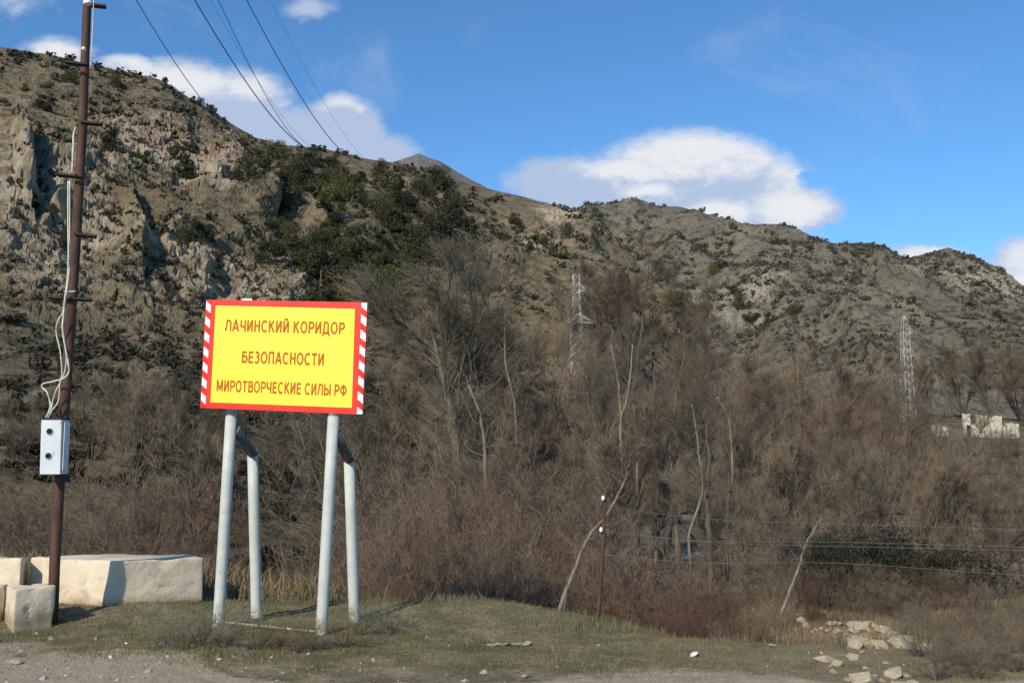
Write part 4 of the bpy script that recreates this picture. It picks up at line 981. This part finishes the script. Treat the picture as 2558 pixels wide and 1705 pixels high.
def smooth(pts, n=6):
    out = []
    P = [pts[0]] + pts + [pts[-1]]
    for i in range(1, len(P) - 2):
        for k in range(n):
            t = k / n
            out.append(.5 * ((2 * P[i]) + (P[i + 1] - P[i - 1]) * t + (2 * P[i - 1] - 5 * P[i] + 4 * P[i + 1] - P[i + 2]) * t * t + (3 * P[i] - P[i - 1] - 3 * P[i + 1] + P[i + 2]) * t ** 3))
    out.append(pts[-1]); return out
for pts, rad in [([(190, 318), (184, 335), (183, 370), (180, 432)], .013),
                 ([(170, 452), (170, 560), (171, 640), (168, 700), (162, 745), (158, 790), (156, 820), (164, 870), (171, 910), (172, 928), (160, 944), (130, 953), (108, 958), (105, 966), (118, 980), (124, 1000), (126, 1015), (116, 1042)], .011),
                 ([(174, 452), (174, 640), (170, 700), (160, 770), (143, 805), (141, 835), (151, 880), (154, 940), (140, 975), (132, 1000), (128, 1020), (114, 1042)], .009),
                 ([(160, 770), (157, 830), (166, 890), (160, 935), (150, 955), (146, 1000), (130, 1025), (120, 1043)], .009),
                 ([(234, 0), (232, 60), (229, 120), (226, 170)], .007),
                 ([(159, 727), (175, 728), (189, 727)], .008)]:
    P = smooth([at(a, b, PY0 - .11 - (.0 if i % 2 else .03)) for i, (a, b) in enumerate(pts)])
    plink(MB().tube(P, rad, 6), 'cable', M['cable'], pole)

# ------------------------------------------------------------------ the sign
sg = empty('road_sign', at(672, 1580, 13.3)); tag(sg, 'yellow and red rectangular sign in Cyrillic on four grey pipe posts', 'sign')
cBL, cBR, cTL, cTR = at(500, 1018, 13.30), at(906, 1035, 13.02), at(515, 748, 13.34), at(918, 755, 13.06)
NRM = (cBR - cBL).cross(cTL - cBL).normalized()
if NRM.y > 0: NRM = -NRM
def bd(s, t, off=0.0):
    return (cBL * (1 - s) * (1 - t) + cBR * s * (1 - t) + cTL * (1 - s) * t + cTR * s * t) + NRM * off
def slab(quad, o0, o1):
    mb = MB(); mb.hexa([bd(s, t, o0) for s, t in quad], [bd(s, t, o1) for s, t in quad]); return mb
board = plink(slab([(0, 0), (1, 0), (1, 1), (0, 1)], -.03, 0), 'board', M['red'], sg, .003)
def ps(mb, name, mt):
    o = mb.build(name, mt); o.parent = board; return o
ps(slab([(.064, .054), (.933, .056), (.926, .938), (.064, .945)], .0005, .005), 'panel', M['yellow'])
ps(slab([(.0, .0), (1, 0), (1, 1), (0, 1)], -.036, -.032), 'back_plate', M['back'])
for side, s0, s1, t00, npos in ((0, .004, .034, .985, 7), (1, .966, .999, 1.03, 8)):
    ps(slab([(s0, .002), (s1, .002), (s1, .998), (s0, .998)], .0005, .004), 'stripe_band', M['red2'])
    mb = MB(); pitch = .1405 if side == 0 else .1375; hh = .073
    for i in range(npos):
        a = t00 - i * pitch; q = [(s0, a - hh - .0), (s1, a - hh - .038), (s1, a - .038), (s0, a)]
        q = [(s, min(max(t, .003), .997)) for s, t in q]
        if q[0][1] <= .004 and q[3][1] <= .004: continue
        mb.hexa([bd(s, t, .0045) for s, t in q], [bd(s, t, .0075) for s, t in q])
    ps(mb, 'white_stripes', M['white'])
def _arc(cx, cy, rx, ry, a0, a1, n=14):
    return [(cx + rx * math.cos(R(a0 + (a1 - a0) * i / n)), cy + ry * math.sin(R(a0 + (a1 - a0) * i / n))) for i in range(n + 1)]
SW = .195; h_ = SW / 2
def _bowl(x, y0, y1, w):      # open D-shaped bowl from the stem
    r_ = (y1 - y0) / 2; return [(x, y1), (w - r_ * .9, y1)] + _arc(w - r_ * .9, (y0 + y1) / 2, r_ * .9, r_, 90, -90)[1:-1] + [(w - r_ * .9, y0), (x, y0)]
def glyph(c):
    W = .66; l, r_, t, b = h_, W - h_, 1 - h_, h_
    I = lambda x: [(x, 0), (x, 1)]
    g_ = {
     'Л': (.68, [[(-.02, .09), (.06, .10), (.12, .22), (.18, .55), (.23, .89), (.61, .89)], [(.61, .86), (.61, 0)]]),
     'А': (.72, [[(.05, 0), (.335, .93), (.385, .93), (.67, 0)], [(.17, .30), (.55, .30)]]),
     'Ч': (.62, [[(l, 1), (l, .58)] + _arc(.27, .55, .20, .14, 180, 270, 6) + [(.55, .41)], I(.55)]),
     'И': (W, [I(l), I(r_), [(l + .03, .06), (r_ - .03, .94)]]),
     'Н': (W, [I(l), I(r_), [(l + h_, .52), (r_ - h_, .52)]]),
     'С': (.68, [_arc(.36, .5, .29, .43, 42, 318, 22)]),
     'К': (.64, [I(l), [(l + .05, .45), (.56, 1)], [(.26, .58), (.60, 0)]]),
     'О': (.74, [_arc(.37, .5, .30, .43, 0, 360, 28)]),
     'Р': (.60, [I(l), _bowl(l + h_, .44, t, .56)]),
     'Д': (.76, [[(.14, .14), (.19, .5), (.21, .93), (.60, .93)], [(.60, .86), (.60, .14)], [(.02, .07), (.74, .07)], [(.055, .0), (.055, -.18)], [(.705, .0), (.705, -.18)]]),
     'Б': (.62, [I(l), [(l + h_, t), (.54, t)], _bowl(l + h_, b, .57, .58)]),
     'Е': (.58, [I(l), [(l + h_, t), (.55, t)], [(l + h_, .52), (.52, .52)], [(l + h_, b), (.56, b)]]),
     'З': (.58, [_arc(.27, .74, .20, .19, 150, -90, 12)[:-1] + [(.20, .55)], _arc(.27, .30, .24, .23, 90, -150, 14)]),
     'П': (W, [[(l, 0), (l, .93), (r_, .93), (r_, 0)]]),
     'Т': (.60, [[(0, t), (.60, t)], [(.30, t - h_), (.30, 0)]]),
     'М': (.84, [I(l), I(.84 - h_), [(l + .02, .95), (.42, .12)], [(.82 - h_, .95), (.42, .12)]]),
     'В': (.63, [I(l), _bowl(l + h_, .56, t, .53), _bowl(l + h_, b, .53, .57)]),
     'Ы': (.84, [I(l), _bowl(l + h_, b, .56, .54), I(.77)]),
     'Ф': (.82, [I(.41), _arc(.41, .52, .33, .31, 0, 360, 26)]),
    }
    if c == 'Й':
        w, st = g_['И']; return w, st + [_arc(W / 2, 1.20, .15, .11, 180, 360, 8)]
    return g_[c]
def text_on(txt, s0, s1, t0, t1, t0r, t1r):
    """lettering laid on the board: every letter is built from strokes; baseline and cap height interpolate from left to right"""
    total = sum(.34 if c == ' ' else glyph(c)[0] + .13 for c in txt) - .13
    bm = bmesh.new(); x = 0; k = 0
    def put(p, lv):
        fx = p[0] / total; s = s0 + (s1 - s0) * fx; a = t0 + (t0r - t0) * fx; b = t1 + (t1r - t1) * fx
        return bd(s, a + (b - a) * p[1], .0065 + lv * .0005)
    for c in txt:
        if c == ' ': x += .34; continue
        w, strokes = glyph(c)
        for lv, st in enumerate(strokes):
            ring = math.dist(st[0], st[-1]) < 1e-6; n = len(st); L = []; 
            for i, p in enumerate(st):
                a = st[i - 1] if i > 0 else (st[-2] if ring else p); b = st[i + 1] if i < n - 1 else (st[1] if ring else p)
                d1 = Vector((p[0] - a[0], p[1] - a[1])); d2 = Vector((b[0] - p[0], b[1] - p[1]))
                if d1.length < 1e-9: d1 = d2
                if d2.length < 1e-9: d2 = d1
                d1.normalize(); d2.normalize(); m_ = (d1 + d2); m_ = m_.normalized() if m_.length > 1e-6 else d1
                sc_ = min(1 / max(m_.dot(d1), .3), 2.2); nv = Vector((-m_.y, m_.x)) * h_ * sc_
                sw = .9 if c in 'Й' and lv == 3 else 1
                L.append((bm.verts.new(put((x + p[0] + nv.x * sw, p[1] + nv.y * sw), lv)), bm.verts.new(put((x + p[0] - nv.x * sw, p[1] - nv.y * sw), lv))))
            for q0, q1 in zip(L, L[1:]): bm.faces.new((q0[0], q0[1], q1[1], q1[0]))
        x += w + .13
    bmesh.ops.recalc_face_normals(bm, faces=bm.faces[:])
    me = bpy.data.meshes.new('lettering'); bm.to_mesh(me); bm.free(); me.materials.append(M['text'])
    o = link('lettering', me); o.parent = board; return o
text_on('ЛАЧИНСКИЙ КОРИДОР', .130, .868, .708, .818, .706, .816)
text_on('БЕЗОПАСНОСТИ', .245, .752, .421, .532, .419, .530)
text_on('МИРОТВОРЧЕСКИЕ СИЛЫ РФ', .096, .898, .155, .262, .153, .260)
mb = MB(); mb.hexa([bd(.225, .997, -.03), bd(.285, .997, -.03), bd(.285, .997, -.01), bd(.225, .997, -.01)], [bd(.225, 1.018, -.03), bd(.285, 1.018, -.03), bd(.285, 1.018, -.01), bd(.225, 1.018, -.01)])
ps(mb, 'top_clip', M['white'])
PR = .071
def post(a, Ya, b, Yb, name='post'):
    p0, p1 = at(*a, Ya), at(*b, Yb); d = (p1 - p0).normalized()
    return plink(MB().tube([p0 - d * .15, p0, p0.lerp(p1, .35), p0.lerp(p1, .7), p1], PR, 20), name, M['post'], sg)
fl = ((545, 1566), 13.38, (578, 1030), 13.43); frr = ((802, 1590), 12.98, (833, 1040), 13.14)
for a in (fl, frr): 
    post(*a)
post((641, 1562), 14.22, (631, 1136), 14.18); post((886, 1568), 13.86, (872, 1152), 13.82)
# frame pipes behind the board carry it down to the posts
for a, Ya, b, Yb in (((578, 1030), 13.43, (590, 770), 13.46), ((833, 1040), 13.14, (843, 775), 13.17)):
    plink(MB().tube([at(*a, Ya), at(*b, Yb)], PR * .9, 16), 'board_bracket', M['post'], sg)
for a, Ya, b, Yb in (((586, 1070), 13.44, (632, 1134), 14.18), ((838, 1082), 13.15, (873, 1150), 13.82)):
    plink(MB().tube([at(*a, Ya), at(*b, Yb)], PR * .93, 16), 'strut', M['strut_shade'], sg)
p0, p1 = at(562, 1553, 13.40), at(795, 1577, 13.0)
mb = MB(); mb.tube([p0, p1], .0125, 8)
plink(mb, 'tie_rod', M['cable'], sg)
for t in (.13, .37, .66, .9):
    q = p0.lerp(p1, t); e = (p1 - p0).normalized(); plink(MB().tube([q - e * .012, q + e * .012], .016, 8), 'rod_clamp', M['rust'], sg)

# ------------------------------------------------------------------ small post with insulators and its low wires
SPY = 15.2
sp_ = empty('small_post', at(1488, 1592, SPY)); tag(sp_, 'slim rusty post with two white insulators at the bank edge', 'post')
plink(MB().tube([at(1486, 1610, SPY), at(1497, 1500, SPY), at(1505, 1380, SPY), at(1513, 1225, SPY)], [.036, .034, .030, .022], 10), 'post_shaft', M['rust'], sp_)
for a, b in ((1510, 1243), (1505, 1322)):
    c = at(a, b, SPY - .05); plink(MB().tube([c + Vector((-.02, 0, -.035)), c + Vector((-.02, 0, 0)), c + Vector((-.02, 0, .035))], [.020, .026, .010], 10), 'insulator', M['insul'], sp_)
for k, (y0, ym, y1) in enumerate([(1262, 1300, 1322), (1328, 1345, 1366), (1322, 1356, 1374), (1385, 1398, 1436)]):
    P = smooth([at(1512, y0, SPY - .05), at(1760, (y0 + ym) / 2 + 14, SPY + 1), at(2100, ym + 8, SPY + 2.5), at(2558, y1, SPY + 4), at(2900, y1 + 8, SPY + 5)], 5)
    tag(MB().tube(P, .0032, 5).build('wire', M['wire_pale']), ['topmost low grey wire running right from the small post', 'second low wire running right from the small post', 'third low wire, close beneath the second', 'lowest low wire crossing the dark hollow on the right'][k], 'wire')
# high power lines coming over the left ridge
for k, (a, b, r_, lab) in enumerate([((250, -160), (600, 325), .13, 'leftmost high power line crossing the sky to the ridge'), ((395, -160), (772, 366), .17, 'thickest high power line left of the pair that nearly touch'),
                                ((475, -160), (765, 362), .10, 'high power line that meets the thickest one at the ridge'), ((535, -160), (885, 395), .13, 'rightmost high power line coming down to the ridge'),
                                ((440, -160), (800, 376), .045, 'faint thin high line between the thicker power lines'), ((600, -160), (930, 404), .04, 'faint thin high line right of the power lines')]):
    p0, p1 = at(*a, 190), at(b[0], b[1] + 8, 505)
    P = [p0.lerp(p1, t) - Vector((0, 0, 7.0 * 4 * t * (1 - t))) + Vector((0, 0, 0)) for t in [i / 16 for i in range(17)]]
    tag(MB().tube(P, [r_ * (.75 + .7 * i / 16) for i in range(17)], 5).build('power_line', M['wire']), lab, 'power line')

# ------------------------------------------------------------------ lattice towers
def tower(px, top, bot, Y, label, arms, wt, wb, peak=False, yaw=.5, th=.11):
    b, t = at(px, bot, Y), at(px, top, Y)
    H = t.z - b.z; e = empty('lattice_tower', (b.x, Y, b.z), yaw); tag(e, label, 'pylon')
    zg = zat(b.x, Y)
    legs = MB(); W = lambda z: wb + (wt - wb) * min(1, z / (H * .72))
    zs = [max(zg - b.z, -10) - .3] + [H * i / 13 for i in range(1, 14)]
    cs = ((-1, -1), (1, -1), (1, 1), (-1, 1))
    for sx, sy in cs:
        L = MB()
        for z0, z1 in zip(zs, zs[1:]):
            wa, wz = W(max(z0, 0)) / 2 + max(0, -z0) * .06, W(z1) / 2
            if peak and z1 > H * .88: 
                f0 = 1 if z0 < H * .88 else max(.1, (H - z0) / (H * .12)); f1 = max(.12, (H - z1) / (H * .12)); wa *= f0; wz *= f1
            L.bar((sx * wa, sy * wa, z0), (sx * wz, sy * wz, z1), th)
        L.build('tower_leg', M['tower'], e)
    br = MB()
    for i, (z0, z1) in enumerate(zip(zs, zs[1:])):
        if peak and z1 > H * .9: continue
        wa, wz = W(max(z0, 0)) / 2 + max(0, -z0) * .06, W(z1) / 2
        for k in range(4):
            a, c = cs[k], cs[(k + 1) % 4]
            br.bar((a[0] * wa, a[1] * wa, z0), (c[0] * wz, c[1] * wz, z1), th * .6)
            br.bar((c[0] * wa, c[1] * wa, z0), (a[0] * wz, a[1] * wz, z1), th * .6)
            br.bar((a[0] * wz, a[1] * wz, z1), (c[0] * wz, c[1] * wz, z1), th * .5)
    br.build('bracing', M['tower'], e)
    for zf, L0, L1 in arms:
        z = H * zf; m = MB(); w_ = W(z) / 2
        for ln, sg_ in ((L0, -1), (L1, 1)):
            if not ln: continue
            for sy in (-1, 1):
                m.bar((sg_ * w_, sy * w_, z), (sg_ * ln, 0, z), th * .9); m.bar((sg_ * w_, sy * w_, z + 1.7), (sg_ * ln, 0, z + .1), th * .8)
                for q in (.3, .6):
                    m.bar((sg_ * (w_ + (ln - w_) * q), sy * w_ * (1 - q), z), (sg_ * (w_ + (ln - w_) * (q - .15)), sy * w_ * (1 - q + .15), z + 1.7 * (1 - q + .15)), th * .5)
        m.build('cross_arm', M['tower'], e)
tower(1441, 686, 925, 250, 'white lattice pylon with one wide cross arm above the middle thicket', [(.50, 2.7, 4.9), (.83, 0, 2.8)], 1.5, 3.6, yaw=.15, th=.095)
tower(2270, 788, 1050, 300, 'white lattice pylon with tapered peak left of the ruined walls', [(.62, 1.6, 4.0), (.83, 0, 3.0)], 1.9, 3.2, True, yaw=.15, th=.09)

# ------------------------------------------------------------------ ruined walls
def ruin(name, pxs, Y, label, segs):
    base = at((pxs[0] + pxs[1]) / 2, 1082, Y); e = empty(name, base); tag(e, label, 'ruin')
    for x0, x1, y0, y1 in segs:
        mb = MB(); a, b = at(x0, y0, Y) - base, at(x1, y1, Y) - base
        n = 6; pts = []
        for i in range(n + 1):
            pts.append((a.x + (b.x - a.x) * i / n, a.z + (random.uniform(-.5, .25) if 0 < i else 0)))
        bm = mb.bm
        for i in range(n):
            (xa, za), (xb, zb) = pts[i], pts[i + 1]
            mb.hexa([Vector((xa, -.4, b.z - .9)), Vector((xb, -.4, b.z - .9)), Vector((xb, .4, b.z - .9)), Vector((xa, .4, b.z - .9))],
                    [Vector((xa, -.4, za)), Vector((xb, -.4, zb)), Vector((xb, .4, zb)), Vector((xa, .4, za))])
        bmesh.ops.remove_doubles(bm, verts=bm.verts[:], dist=.001)
        mb.build('wall', M['wall'], e)
ruin('ruined_building', (2402, 2550), 262, 'roofless ruined building of pale broken walls at right, behind bare trees', [(2404, 2424, 1033, 1082), (2438, 2466, 1035, 1082), (2470, 2503, 1040, 1084), (2511, 2545, 1056, 1084), (2413, 2440, 1060, 1082), (2466, 2474, 1062, 1083), (2500, 2514, 1066, 1084)])
shrubs([(2300, 240, 1068), (2350, 236, 1060), (2390, 240, 1066), (2432, 238, 1058), (2462, 242, 1068), (2505, 238, 1056), (2550, 240, 1066), (2270, 245, 1062)], ('tw_brown', 'tw_grey'), 'small bare bush standing in front of the ruined walls', 'bare bushes in front of the ruined walls', ('shrub0', 'shrub2'), .8)
ruin('ruined_hut', (2322, 2346), 262, 'small square pale ruin left of the larger ruined building', [(2326, 2346, 1056, 1078), (2352, 2366, 1066, 1080)])
bpy.context.view_layer.update()
_by = {}
for o in bpy.data.objects:
    if o.parent is None and 'group' in o and 'kind' not in o: _by.setdefault((o['group'], o['label']), []).append(o)
for (gr_, lb_), os_ in _by.items():
    if 2 <= len(os_) <= 39:
        os_.sort(key=lambda o: o.location.x / o.location.y)
        for k, o in enumerate(os_):
            o['label'] = ('leftmost ' if k == 0 else 'rightmost ' if k == len(os_) - 1 else ORD[k] + ' from left, ') + lb_
print('objects', len(bpy.data.objects), 'polys', sum(len(m_.polygons) for m_ in bpy.data.meshes))
